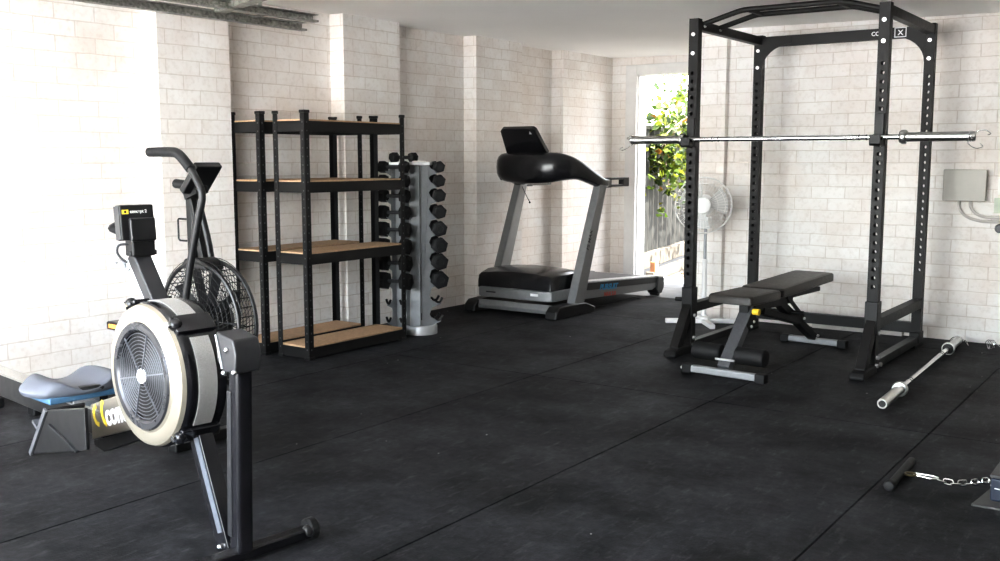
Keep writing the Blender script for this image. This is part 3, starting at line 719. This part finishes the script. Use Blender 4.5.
for i, z in enumerate(rows):
    sz = .085+.0055*i+(.004 if i > 3 else 0)
    dumbbell('black rubber dumbbell lying on the %s row down, shelf side of the dumbbell tower' % names[i], DB+R3 @ (LC+An*.012)+up*z, R3 @ A, sz, 'dumbbells on the tower, shelf side')
    dumbbell('black rubber dumbbell seen end on, %s row down, treadmill side of the dumbbell tower' % names[i], DB+R3 @ (RC+Bn*.012)+up*z, R3 @ B, sz, 'dumbbells on the tower, treadmill side')
dumbbell('small black dumbbell lying on the top tray of the dumbbell tower', DB+R3 @ V((-.06, .02, 0))+up*(1.198+.036), R3 @ V((.8, .6, 0)), .072, 'dumbbells on the tower top')
tag(MB().prism([(-.05, -.02), (.05, -.03), (.055, .03), (-.045, .035)], DB+R3 @ V((.05, .06, 0))+up*1.1985, R3 @ V((1, 0, 0)), R3 @ V((0, 1, 0)), (0, 0, .012)).build('folded_sheet', M['conduit'], bevel=.002), 'pale flat sheet lying on the dumbbell tower top tray', 'sheet')

# ------------------------------------------------------------------ pedestal fan
pf = thing('pedestal_fan', 'white pedestal fan with round wire cage behind the rack by the doorway', 'fan', (-3.08, 6.96, 0))
m = MB()
for (a, b) in ((V((-.24, -.15, .0)), V((.24, .15, .0))), (V((.17, -.22, .0)), V((-.15, .19, 0)))):
    m.bar(a+up*.018, b+up*.018, .04, .034)
m.build('cross_base', M['whiteplastic'], pf, bevel=.006)
m = MB(); m.lathe([(.03, .05), (.05, .045), (.06, .02), (.45, .0165), (.46, .02), (.48, .02), (.485, .012)], (0, 0, 0), (0, 0, 1), 20); m.build('lower_pole', M['whiteplastic'], pf)
m = MB(); m.cyl((0, 0, .48), (0, 0, .75), .0115, 16); m.build('upper_pole', M['silver'], pf)
ax = V((.32, -.95, .0)).normalized(); hc = V((.0, -.05, .885))
m = MB(); m.box(-.035, .035, -.03, .04, .72, .80); m.lathe([(-.15, .0), (-.145, .05), (-.1, .075), (-.03, .08)], hc, ax, 24); m.build('motor_housing', M['whiteplastic'], pf, bevel=.006)
FR = .205
fa = ax.orthogonal().normalized(); fb2 = ax.cross(fa)
def dome(r): return .055*(1-(r/FR)**2)
m = MB()
for sgn in (1, -1):
    for i in range(44):
        t = 2*PI*i/44; q = fa*math.cos(t)+fb2*math.sin(t)
        m.tube([hc+q*r+ax*(sgn*(dome(r)+.004)) for r in (.055, .11, .16, FR)], .0012, 4)
    for r in (.11, .16): m.ring(hc+ax*sgn*(dome(r)+.005), ax, r, .0016, 40, 5)
m.ring(hc, ax, FR, .006, 48, 8)
m.build('cage', M['cage'], pf)
m = MB(); m.lathe([(.05, .06), (.062, .058), (.066, .04), (.066, 0)], hc, ax, 32); m.build('hub_badge', M['whiteplastic'], pf)
m = MB()
for k in range(3):
    t0 = 2*PI*k/3+.5; g = []
    for r in (.04, .09, .14, .178):
        row = []
        for j in range(5):
            t = t0+(j/4-.5)*(1.2 if r > .05 else .8); row.append(hc+(fa*math.cos(t)+fb2*math.sin(t))*r+ax*(-.02+.03*(j/4-.5)*r/.17))
        g.append(row)
    vs = [p for r in g for p in r]; m.add(vs, [(i*5+j, i*5+j+1, i*5+j+6, i*5+j+5) for i in range(3) for j in range(4)])
m.lathe([(-.03, .045), (.02, .045), (.025, .03), (.025, 0)], hc, ax, 24)
b = m.build('blades', mat('fan_blade', (.62, .62, .61), .35, alpha=.75), pf, ang=60)

# ------------------------------------------------------------------ wall fittings
eb = thing('electrical_box', 'grey rectangular electrical box mounted on the right brick wall', 'box', (-1.37, WY, 1.05))
m = MB(); m.box(-.128, .128, -.055, 0, -.1, .1); m.build('casing', M['box'], eb, bevel=.004)
m = MB(); m.box(-.132, .132, -.064, -.054, -.104, .104); m.build('lid', M['box'], eb, bevel=.005)
def cable(label, pts, r=.010):
    return tag(MB().tube(smooth_path(pts, 5), r, 8).build('conduit', M['conduit'], ang=60), label, 'cable', 'conduits below the electrical box')
y = WY-.014
cable('left grey conduit curving down and right below the electrical box', [(-1.405, y, .95), (-1.403, y, .90), (-1.36, y, .845), (-1.27, y, .815), (-1.15, y, .812), (-.9, y, .81)])
cable('right grey conduit curving down and right below the electrical box', [(-1.335, y, .95), (-1.333, y, .91), (-1.30, y, .865), (-1.24, y, .842), (-1.15, y, .84), (-.9, y, .84)])
sw = thing('wall_switch', 'white wall switch plate at right edge beside the electrical box', 'switch', (-1.13, WY, 1.04))
m = MB(); m.box(-.045, .05, -.02, 0, -.05, .055); m.build('plate', M['whiteplastic'], sw, bevel=.004)
m = MB(); m.box(-.015, .02, -.028, -.019, -.02, .03); m.build('rocker', M['whiteplastic'], sw, bevel=.003)
tag(MB().box(-1.19, -1.02, WY-.03, WY, .87, .97).build('junction_box', mat('pale_green_box', (.5, .55, .45), .5), bevel=.004), 'pale green junction box at the right edge below the switch', 'box')
tag(MB().lathe([(0, .03), (.02, .03), (.035, .022), (.035, 0)], (-1.15, WY, .77), (0, -1, 0), 24).build('cable_gland', M['darkgrey']), 'dark round cable gland below the junction box at the right edge', 'fitting')

# ------------------------------------------------------------------ floor anchor, chain and weight
an = thing('floor_anchor_bar', 'short dark round bar lying along the mat seam at right', 'bar', (-.922, 3.96, 0), .03)
m = MB(); m.cyl((0, -.17, .018), (0, .20, .018), .016, 16); m.build('bar', M['rubber'], an)
m = MB(); m.lathe([(0, 0), (.004, .017), (.012, .021), (.03, .021), (.036, .016), (.036, 0)], (0, -.2, .021), (0, 1, 0), 20); m.build('end_cap', M['rubber'], an)
m = MB(); m.ring((.035, .0, .022), (0, 0, 1), .02, .004, 20, 6); m.build('eye_ring', mat('brass', (.1, .08, .04), .4, metal=.8), an)
ch = thing('chain', 'silver steel chain with a clip running from the floor bar to the weight', 'chain', (-.83, 3.97, 0))
m = MB(); m.tube([(-.045, .018, .02), (.02, .02, .02), (.04, .008, .02), (.042, -.004, .02), (.02, -.02, .02), (-.045, -.008, .02)], .0042, 8); m.build('snap_hook', M['chrome'], ch)
cp = smooth_path([(.04, 0, .014), (.09, -.0, .01), (.14, .03, .01), (.185, .09, .01), (.23, .165, .01), (.29, .26, .012), (.37, .36, .012)], 12)
# arc-length parametrise and lay links alternately flat and on edge
ds = [0]
for i in range(1, len(cp)): ds.append(ds[-1]+(cp[i]-cp[i-1]).length)
def at(s):
    for i in range(1, len(cp)):
        if ds[i] >= s:
            f = (s-ds[i-1])/(ds[i]-ds[i-1]); return cp[i-1].lerp(cp[i], f), (cp[i]-cp[i-1]).normalized()
    return cp[-1], (cp[-1]-cp[-2]).normalized()
k = 0; s = .012
while s < ds[-1]-.01:
    p, d = at(s); sd = d.cross(up).normalized(); w = (sd*.95+up*.3).normalized() if k % 2 == 0 else (up*.9-sd*.45).normalized()
    pts = []
    for i in range(16):
        a = 2*PI*i/16; c, q = math.cos(a), math.sin(a)
        pts.append(p+up*(.004 if k % 2 else 0)+d*(.009*(1 if c > 0 else -1)*min(1, abs(c)*3)+.0085*c)+w*.0098*q)
    MB().tube(pts, .0032, 6, True).build('link', M['chrome'], ch); s += .026; k += 1
tag(MB().prism([(-.637, 3.775), (-.2, 3.80), (-.2, 4.13), (-.60, 4.13)], (0, 0, 0), (1, 0, 0), (0, 1, 0), (0, 0, .008)).build('steel_plate', M['grime'], bevel=.002), 'dull grey flat steel plate on the floor at the right edge under the blue weight', 'plate')
wt = thing('block_weight', 'dark blue block weight standing on the grey plate at the right edge', 'weight', (-.455, 3.965, .008))
m = MB(); m.box(-.135, .2, -.12, .12, .0, .085); m.build('body', M['navy'], wt, bevel=.008)
m = MB(); m.box(-.137, .2, -.122, .122, .086, .098); m.build('top_plate', M['grime'], wt, bevel=.003)
m = MB(); m.bar((-.1355, -.105, .055), (-.1355, -.04, .045), .002, .007); m.bar((-.12, -.1215, .05), (-.05, -.1215, .045), .007, .002); m.build('mark', M['white'], wt)

# ------------------------------------------------------------------ rowing machine
RYc = 1.962
rw = thing('rowing_machine', 'grey and black air rowing machine with round flywheel, nearest at left', 'rowing machine', (-2.5387, RYc, 0), -.122)
FC = V((-.168, 0, .543))
yf = -.102  # front face
# housing: front cover ring, recessed dark ring and grill
m = MB(); m.lathe([(-.008, .166), (-.006, .172), (.0, .180), (.0, .210), (.007, .222), (.02, .227)], FC+V((0, yf, 0)), (0, 1, 0), 64, cap=False)
m.build('cover_ring', M['champagne'], rw)
m = MB(); m.lathe([(.012, .19), (.019, .2255), (.026, .231), (.036, .2335), (.046, .2315), (.13, .2315), (.142, .234), (.155, .231), (.165, .213), (.165, 0)], FC+V((0, yf, 0)), (0, 1, 0), 64, cap=False); m.build('housing_shell', M['gloss'], rw)
m = MB(); m.lathe([(-.006, .173), (-.012, .168), (-.011, .150), (-.004, .143), (.012, .143)], FC+V((0, yf, 0)), (0, 1, 0), 64, cap=False); m.build('grill_rim', M['flydark'], rw)
m = MB(); m.lathe([(.012, 0), (.012, .15), (.02, .15)], FC+V((0, yf, 0)), (0, 1, 0), 48, cap=False); m.build('flywheel_disc', M['black'], rw)
m = MB()
for i in range(10): m.ring(FC+V((0, yf-.004, 0)), (0, 1, 0), +.034+i*.0113, .0014, 48, 6)
for i in range(6):
    a = 2*PI*i/6+.2; q = V((math.cos(a), 0, math.sin(a))); m.bar(FC+V((0, yf-.006, 0))+q*.02, FC+V((0, yf-.006, 0))+q*.145, .004, .004, (0, 1, 0))
m.build('grill', M['grillgrey'], rw)
m = MB(); m.lathe([(0, .024), (.006, .023), (.010, .017), (.012, 0)], FC+V((0, yf-.002, 0)), (0, -1, 0), 28); m.build('hub_cap', M['whiteplastic'], rw)
def arcband(a0, a1, r, y0, y1, t=.004):
    m = MB(); n = 16
    rings = []
    for i in range(n+1):
        a = a0+(a1-a0)*i/n; q = V((math.cos(a), 0, math.sin(a)))
        rings.append([FC+q*r+V((0, y0, 0)), FC+q*(r+t)+V((0, y0, 0)), FC+q*(r+t)+V((0, y1, 0)), FC+q*r+V((0, y1, 0))])
    return m.loft(rings)
rad = math.radians
for a0, a1 in ((-36, 36), (58, 108), (-92, -55), (125, 200), (205, 260)):
    arcband(rad(a0), rad(a1), .231, -.045, .018).build('screen_panel', M['screen'], rw)
for a in (48, -46, 116):
    m = arcband(rad(a-8), rad(a+8), .232, -.082, .052, .014); q = V((math.cos(rad(a)), 0, math.sin(rad(a))))
    c = m.build('clamp', M['gloss'], rw, bevel=.004)
    MB().ball(FC+q*.240+V((0, -.076, 0)), .021, 12).build('clamp_boss', M['gloss'], c)
    MB().cyl(FC+q*.240+V((0, -.092, 0)), FC+q*.240+V((0, -.104, 0)), .010, 8).build('bolt', M['chrome'], c)
# front legs
m = MB(); m.bar((.222, .0, .62), (.198, .0, .035), .055, .056, (1, 0, 0)); fl_ = m.build('front_leg', M['gloss'], rw, bevel=.014, seg=3)
m = MB(); m.bar((.203, -.028, .54), (.183, -.028, .09), .006, .022, (1, 0, 0)); m.build('leg_edge_strip', M['darkgrey'], fl_, bevel=.002)
m = MB(); m.bar((-.01, .0, .36), (.135, .0, .03), .05, .066, (1, 0, 0)); l = m.build('leg_strut', M['gloss'], rw, bevel=.004)
m = MB(); m.bar((.005, -.0265, .36), (.125, -.0265, .085), .003, .026, (1, 0, 0)); m.build('strut_plate', M['strut'], l)
m = MB(); m.prism([(.165, .63), (.20, .60), (.262, .60), (.268, .66), (.256, .70), (.165, .718)], (0, -.045, 0), (1, 0, 0), (0, 0, 1), (0, .09, 0)); br = m.build('leg_bracket', M['darkgrey'], rw, bevel=.008)
MB().bar((.170, -.047, .708), (.200, -.047, .61), .003, .008, (1, 0, 0)).build('bracket_edge', M['silver_light'], br)
for p in ((.225, -.046, .668), (.205, -.045, .597), (.258, -.045, .605), (.125, -.03, .04), (.155, -.03, .03)):
    MB().ball(p, .009, 10).build('bolt', M['chrome'], br)
m = MB(); m.bar((.19, -.32, .028), (.19, .255, .028), .05, .035); m.build('foot_bar', M['gloss'], rw, bevel=.008)
for yy in (-.33, .262):
    m = MB(); m.lathe([(0, .012), (0, .03), (.006, .035), (.03, .035), (.036, .03), (.036, .012)], (.19, yy-.018, .036), (0, 1, 0), 24); c = m.build('foot_wheel', M['rubber'], rw)
    m = MB(); m.ball((.205, yy-.02, .036), .02, 12); m.build('hub', M['plastic'], c)
# frame and monorail
m = MB(); m.prism([(-.695, .352), (-.695, .222), (-.12, .40), (-.12, .53)], (0, -.03, 0), (1, 0, 0), (0, 0, 1), (0, .06, 0)); m.build('front_frame', M['rail'], rw, bevel=.004)
m = MB(); m.prism([(-.695, .218), (-.69, .20), (-.62, .19), (-.12, .372), (-.12, .396)], (0, -.025, 0), (1, 0, 0), (0, 0, 1), (0, .05, 0)); m.build('lower_channel', M['black'], rw, bevel=.003)
m = MB(); m.bar((-.62, 0, .285), (-2.37, 0, .305), .05, .095); m.build('monorail', M['plastic'], rw, bevel=.004)
m = MB(); m.bar((-.62, 0, .336), (-2.37, 0, .356), .062, .010); m.build('rail_track', M['steel'], rw, bevel=.002)
m = MB(); m.bar((-2.3, 0, .29), (-2.3, 0, .03), .05, .05, (1, 0, 0)); rl = m.build('rear_leg', M['gloss'], rw, bevel=.006)
m = MB(); m.bar((-2.3, -.2, .02), (-2.3, .2, .02), .05, .04); m.build('rear_foot', M['gloss'], rl, bevel=.006)
ang = math.radians(17.2); u = (math.cos(ang), 0, math.sin(ang)); w = (-math.sin(ang), 0, math.cos(ang))
text('concept2', .105, 'lettering', M['white'], rw, (-.572, -.0312, .296), u, w, bold=.0035, sx=.8)
uu, ww = V(u), V(w)
for cx, a0, a1 in ((-.632, PI*.55, PI*1.45), (-.556, PI*.68, PI*1.32)):
    m = MB(); pts = arc(V((cx, -.0305, .305+.31*(cx+.65)))+ww*.012, .034 if a0 < 2 else .05, a0, a1, 10, u, w)
    for a, b in zip(pts[:-1], pts[1:]): m.bar(a, b, .016, .002, (0, 1, 0))
    m.build('logo', M['yellow'], rw)
# foot stretchers
for s in (-1, 1):
    y0 = -.205 if s < 0 else .19
    m = MB(); m.prism([(-.640, .372), (-.365, .425), (-.365, .285), (-.785, .188)], (0, y0, 0), (1, 0, 0), (0, 0, 1), (0, .014, 0)); m.build('side_plate', M['plastic'], rw, bevel=.004)
    m = MB(); m.bar((-.640, s*.14, .372), (-.785, s*.14, .188), .135, .014, (1, 0, .5)); f = m.build('foot_board', M['plastic'], rw, bevel=.005)
    m = MB(); m.bar((-.70, s*.14-.07, .32), (-.70, s*.14+.07, .32), .05, .006, (-1, 0, .5)); m.build('strap', M['rubber'], f)
    m = MB(); m.bar((-.648, s*.14-.069, .372), (-.793, s*.14-.069, .188), .006, .018, (1, 0, .5)); m.build('edge_lip', M['greyleg'], f)
    m = MB(); m.bar((-.74, s*.14, .262), (-.81, s*.14, .30), .10, .012); m.build('heel_cup', M['greyleg'], f)
    m = MB(); m.bar((-.42, y0-.003 if s < 0 else y0+.017, .27), (-.62, y0-.003 if s < 0 else y0+.017, .325), .006, .014, (0, 1, 0)); m.build('stretcher_rib', M['darkgrey'], f)
# seat
sx0, sz0 = -.885, .378
m = MB()
nx, ny = 14, 22
g = []
for i in range(nx+1):
    a = -1+2*i/nx; row = []
    for j in range(ny+1):
        b = -1+2*j/ny
        # squircle outline
        k = math.sqrt(max(0, 1-.42*a*a)); k2 = math.sqrt(max(0, 1-.42*b*b))
        px = sx0+a*k2*.135; py = b*k*.195
        zt = .020+.034*math.exp(-((abs(b)-.62)/.30)**2)*(1-.12*a) - .012*max(0, abs(b)-.8)/.2 - .008*max(0, abs(a)-.75)/.25
        row.append(V((px, py, sz0+zt)))
    g.append(row)
vs = [p for r in g for p in r]+[V((sx0+(p.x-sx0)*.93, p.y*.93, sz0-.006)) for r in g for p in r]; n0 = (nx+1)*(ny+1); fs = []
for i in range(nx):
    for j in range(ny):
        q = (i*(ny+1)+j, i*(ny+1)+j+1, (i+1)*(ny+1)+j+1, (i+1)*(ny+1)+j); fs.append(q); fs.append(tuple(k+n0 for k in reversed(q)))
def edge(seq):
    for a, b in zip(seq[:-1], seq[1:]): fs.append((a, b, b+n0, a+n0))
edge([j for j in range(ny+1)]); edge([nx*(ny+1)+j for j in range(ny+1)]); edge([i*(ny+1) for i in range(nx+1)]); edge([i*(ny+1)+ny for i in range(nx+1)])
m.add(vs, fs); st = m.build('seat', M['seatgrey'], rw, ang=75, sub=1)
m = MB(); m.box(sx0-.09, sx0+.112, -.14, .125, sz0-.026, sz0-.002); m.build('seat_base', M['seatblue'], st, bevel=.006)
m = MB(); m.box(sx0+.085, sx0+.128, -.035, .06, sz0+.002, sz0+.024); m.build('grip_slot', M['black'], st, bevel=.01)
m = MB(); m.box(sx0-.05, sx0+.10, -.05, .05, sz0-.045, sz0-.02); m.build('seat_carriage', M['silver'], st, bevel=.004)
for xx in (-.06, .08):
    for s in (-1, 1): MB().cyl((sx0+xx, s*.034, .355), (sx0+xx, s*.05, .355), .016, 14).build('seat_roller', M['black'], st)
# monitor arm and monitor
m = MB(); m.bar((-.215, 0, .725), (-.362, 0, .91), .06, .048, (1, 0, .5)); am = m.build('monitor_arm', M['darkgrey'], rw, bevel=.006)
m = MB(); m.bar((-.258, -.012, .72), (-.392, -.012, .888), .03, .022, (1, 0, .5)); m.build('arm_trim', M['silver_light'], am, bevel=.003)
m = MB(); m.box(-.37, -.315, -.04, .04, .905, .962); m.build('monitor_mount', M['black'], am, bevel=.006)
m = MB(); m.bar((-.335, -.045, .915), (-.335, .05, .915), .022, .018); m.build('mount_pin', M['black'], am, bevel=.004)
MT = Matrix.Translation((-.325, -.020, 1.014)) @ Matrix.Rotation(-.10, 4, 'Y')
m = MB(); m.box(-.022, .014, -.060, .058, -.055, .060, MT); mo = m.build('monitor', M['plastic'], rw, bevel=.005)
m = MB(); m.box(-.0225, .010, -.0625, -.0595, -.052, .057, MT); m.build('monitor_edge', M['darkgrey'], mo, bevel=.001)
m = MB(); m.box(.012, .032, -.036, .052, -.060, .016, MT); m.build('battery_cover', M['plastic'], mo, bevel=.006)
m = MB(); m.box(-.024, -.0215, -.05, .05, -.045, .05, MT); m.build('display', M['glass'], mo)
def mt(p): return MT @ V(p)
text('concept 2', .0145, 'lettering', M['white'], mo, mt((.0146, -.026, .033)), (0, 1, 0), MT.to_3x3() @ V((0, 0, 1)), bold=.0004, sx=1.0)
m = MB(); m.box(.014, .0152, -.053, -.031, .030, .044, MT); lg = m.build('logo', M['yellow'], mo)
m = MB(); m.box(.0152, .0158, -.046, -.039, .033, .041, MT); m.build('logo_mark', M['black'], mo)
m = MB(); m.tube(smooth_path([(-.345, -.04, .945), (-.365, -.062, .942), (-.372, -.066, .92), (-.36, -.06, .90), (-.345, -.045, .885)], 5), .0042, 8); m.build('cable', M['darkgrey'], am)
m = MB(); m.tube(smooth_path([(-.392, -.06, .882), (-.38, -.066, .893), (-.362, -.064, .89), (-.352, -.052, .882), (-.362, -.045, .868), (-.345, -.04, .862)], 4), .0045, 8); m.build('hook', M['silver'], am)

# ------------------------------------------------------------------ air bike
bk = thing('air_bike', 'black air bike with mesh fan cage and moving handle, behind the rower', 'exercise bike', (-3.42, 2.72, 0))
C2 = V((-.035, 0, .54)); FRR = .25
m = MB()
for sgn in (-1, 1):
    for i in range(9):
        r = .075+i*.024; m.ring(C2+V((0, sgn*(.075-.03*(r/FRR)**2), 0)), (0, 1, 0), r, .0016, 40, 5)
    for i in range(60):
        a = 2*PI*i/60; pts = []
        for k in range(5):
            r = .07+(FRR-.07)*k/4; aa = a+.5*k/4
            pts.append(C2+V((math.cos(aa)*r, sgn*(.076-.03*(r/FRR)**2), math.sin(aa)*r)))
        m.tube(pts, .0016, 4)
m.build('fan_cage', M['black'], bk)
m = MB()
for sgn in (-1, 1): m.ring(C2+V((0, sgn*.045, 0)), (0, 1, 0), FRR, .009, 56, 8)
for i in range(40):
    q = V((math.cos(2*PI*i/40), 0, math.sin(2*PI*i/40)))*FRR; m.bar(C2+q-V((0, .045, 0)), C2+q+V((0, .045, 0)), .004, .004, (0, 0, 1) if abs(q.z) < .2 else (1, 0, 0))
m.build('cage_rim', M['plastic'], bk)
m = MB(); m.lathe([(-.09, .0), (-.09, .06), (-.07, .075), (.07, .075), (.09, .06), (.09, 0)], C2, (0, 1, 0), 28); m.build('fan_hub', M['black'], bk)
m = MB()
for i in range(10):
    a = 2*PI*i/10; q = V((math.cos(a), 0, math.sin(a))); m.bar(C2+q*.07, C2+q*.235, .04, .004, V((-math.sin(a), .35, math.cos(a))))
m.build('fan_blades', M['darkgrey'], bk)
m = MB(); m.prism([(-.09, 0), (.09, 0), (.07, .035), (.03, .05), (-.05, .045)], C2+V((-.03, -.05, FRR-.03)), (1, 0, 0), (0, 0, 1), (0, .1, 0)); m.build('top_guard', M['plastic'], bk, bevel=.008)
m = MB(); m.bar((-.115, 0, .76), (-.12, 0, 1.12), .036, .035, (0, 1, 0)); m.bar((-.05, 0, .80), (-.115, 0, 1.05), .03, .03, (0, 1, 0)); m.build('mast', M['black'], bk, bevel=.005)
# near handle (towards the rower) and far handle
m = MB(); arm = smooth_path([(-.036, -.12, .60), (.03, -.12, .84), (.105, -.12, 1.06)], 4)[:-1]+smooth_path([(.105, -.12, 1.06), (.10, -.12, 1.10), (.055, -.12, 1.165), (-.01, -.12, 1.225), (-.045, -.12, 1.245), (-.09, -.12, 1.25), (-.22, -.12, 1.25)], 5)
m.tube(arm, .0155, 12); h = m.build('handle_arm', M['plastic'], bk)
m = MB(); gp = smooth_path([(.04, -.12, 1.182), (-.01, -.12, 1.225), (-.045, -.12, 1.245), (-.09, -.12, 1.25), (-.225, -.12, 1.25)], 5); m.tube(gp, .0205, 14); m.build('grip', M['rubber'], h)
m = MB(); m.tube(smooth_path([(-.18, .14, .62), (-.18, .14, .80), (-.24, .14, 1.0), (-.27, .14, 1.06), (-.30, .14, 1.10), (-.34, .14, 1.108)], 5), .015, 12); h = m.build('handle_arm', M['plastic'], bk)
m = MB(); m.tube(smooth_path([(-.29, .14, 1.09), (-.33, .14, 1.105), (-.405, .14, 1.112)], 5), .021, 14); m.build('grip', M['rubber'], h)
# console
a = V((.02, -.07, 1.19)); b = V((-.085, -.07, 1.075))
m = MB(); d = (a-b); nrm = V((-d.z, 0, d.x)).normalized()
m.prism([(0, 0), (1, 0), (1, .13), (0, .13)], b, d, (0, 1, 0), nrm*.03); cs = m.build('console', M['plastic'], bk, bevel=.006)
m = MB(); m.prism([(.15, .02), (.85, .02), (.85, .11), (.15, .11)], b+nrm*.031, d, (0, 1, 0), nrm*.001); m.build('console_screen', M['glass'], cs)
m = MB(); m.bar((-.13, 0, 1.07), (-.05, 0, 1.10), .06, .04); m.build('console_bracket', M['black'], cs)
m = MB(); q = [(-.12, -.03, .97), (-.168, -.03, .97), (-.173, -.03, .965), (-.173, -.03, .885), (-.163, -.03, .878), (-.12, -.03, .878)]; m.tube(q, .004, 8); m.build('bottle_holder', M['black'], bk)
# main frame, seat and cranks
m = MB(); m.bar((0, 0, .25), (-.35, 0, .36), .06, .09); m.bar((-.25, 0, .33), (-.40, 0, .62), .05, .06, (0, 1, 0)); m.bar((-.3, 0, .3), (-1.12, 0, .09), .06, .07); m.bar((0, .1, .3), (0, -.1, .3), .05, .06); m.bar((-.02, 0, .25), (-.05, 0, .05), .06, .06, (0, 1, 0)); m.build('frame', M['black'], bk, bevel=.005)
m = MB(); m.bar((-.06, -.19, .03), (-.06, .17, .03), .06, .05); m.build('front_stabiliser', M['black'], bk, bevel=.01)
m = MB(); m.bar((-1.12, -.2, .03), (-1.12, .2, .03), .06, .05); m.build('rear_stabiliser', M['black'], bk, bevel=.01)
m = MB(); m.bar((-.39, 0, .60), (-.515, 0, .88), .035, .035, (0, 1, 0)); m.build('seat_post', M['silver_light'], bk, bevel=.004)
m = MB(); rings = []
for (x, w, z, h) in ((-.603, .05, .91, .03), (-.593, .09, .915, .055), (-.55, .11, .915, .06), (-.50, .085, .908, .05), (-.46, .05, .902, .04), (-.41, .025, .896, .025)):
    rings.append([(x, w*math.cos(t), z+h*.6*math.sin(t)) for t in [2*PI*k/14 for k in range(14)]])
m.loft(rings); m.build('saddle', M['rubber'], bk, ang=70)
BB = V((-.30, 0, .37))
for s, pe in ((-1, V((-.395, -.17, .51))), (1, V((-.2, .17, .23)))):
    o = BB+V((0, s*.09, 0)); e = V((pe.x, s*.1, pe.z))
    m = MB(); m.bar(o, e, .02, .03, (0, 1, 0)); m.cyl(BB, o, .02, 12); c = m.build('crank', M['greyleg'], bk, bevel=.003)
    m = MB(); m.box(pe.x-.05, pe.x+.05, pe.y-.045, pe.y+.045, pe.z-.018, pe.z+.018); p = m.build('pedal', M['plastic'], c, bevel=.006)
    m = MB(); m.box(pe.x-.0525, pe.x-.049, pe.y-.03, pe.y+.03, pe.z-.008, pe.z+.008); m.box(pe.x-.03, pe.x+.03, pe.y-.047, pe.y-.044, pe.z-.008, pe.z+.008); m.build('reflector', M['orange'], p)

# foot of a stand cut by the left frame edge
ft = thing('equipment_foot', 'black foot of a floor stand cut off at the left edge behind the rower', 'stand', (-4.9, 2.5, 0))
m = MB(); m.box(-.16, .08, -.06, .05, .0, .05); m.build('foot_pad', M['rubber'], ft, bevel=.01)
m = MB(); m.box(-.16, .02, -.035, .03, .05, .10); m.build('foot_tube', M['silver'], ft, bevel=.006)

# ------------------------------------------------------------------ light
w = bpy.data.worlds.new('World'); S.world = w; w.use_nodes = True
N = w.node_tree.nodes; L = w.node_tree.links; bg = N['Background']
sky = N.new('ShaderNodeTexSky'); sky.sky_type = 'NISHITA'; sky.sun_disc = False; sky.sun_elevation = math.radians(48); sky.sun_rotation = math.radians(20); sky.air_density = 1.2; sky.dust_density = 2.5; sky.ozone_density = 1
mx = N.new('ShaderNodeMix'); mx.data_type = 'RGBA'; mx.inputs['Factor'].default_value = .55; mx.inputs['B'].default_value = (5.2, 5.2, 5.2, 1)
L.new(sky.outputs[0], mx.inputs['A'])
# brighter open sky towards the driveway (-Y), dimmer over the back fence
tcw = N.new('ShaderNodeTexCoord'); sw_ = N.new('ShaderNodeSeparateXYZ'); L.new(tcw.outputs['Generated'], sw_.inputs[0])
gr = N.new('ShaderNodeMapRange'); gr.interpolation_type = 'SMOOTHSTEP'; gr.inputs[1].default_value = -.3; gr.inputs[2].default_value = .4; gr.inputs[3].default_value = 1.; gr.inputs[4].default_value = .25; L.new(sw_.outputs['Y'], gr.inputs[0])
ms = N.new('ShaderNodeVectorMath'); ms.operation = 'SCALE'; L.new(mx.outputs['Result'], ms.inputs[0]); L.new(gr.outputs[0], ms.inputs['Scale'])
L.new(ms.outputs[0], bg.inputs['Color']); bg.inputs['Strength'].default_value = 4.6
sun = bpy.data.lights.new('sun', 'SUN'); sun.energy = 62; sun.angle = .01; sun.color = (1, .985, .955)
so = bpy.data.objects.new('sun', sun); COL.objects.link(so)
sd = V((-.5, .0, -.86)).normalized(); so.rotation_euler = sd.to_track_quat('-Z', 'Y').to_euler(); so.location = (6, 12, 12)
def portal(loc, rot, sx, sy):
    l = bpy.data.lights.new('portal', 'AREA'); l.shape = 'RECTANGLE'; l.size = sx; l.size_y = sy; l.cycles.is_portal = True
    o = bpy.data.objects.new('portal', l); COL.objects.link(o); o.location = loc; o.rotation_euler = rot
portal((-3.13, OY-.22, 1.05), (PI/2, 0, 0), 4.1, 2.16)
portal(((D0+D1)/2, DY+.22, 1.03), (-PI/2, 0, 0), .85, 2.1)

S.view_settings.view_transform = 'Standard'
S.view_settings.look = 'None'
S.view_settings.exposure = .4; S.view_settings.gamma = .87
S.cycles.max_bounces = 10; S.cycles.diffuse_bounces = 6
S.cycles.use_denoising = True
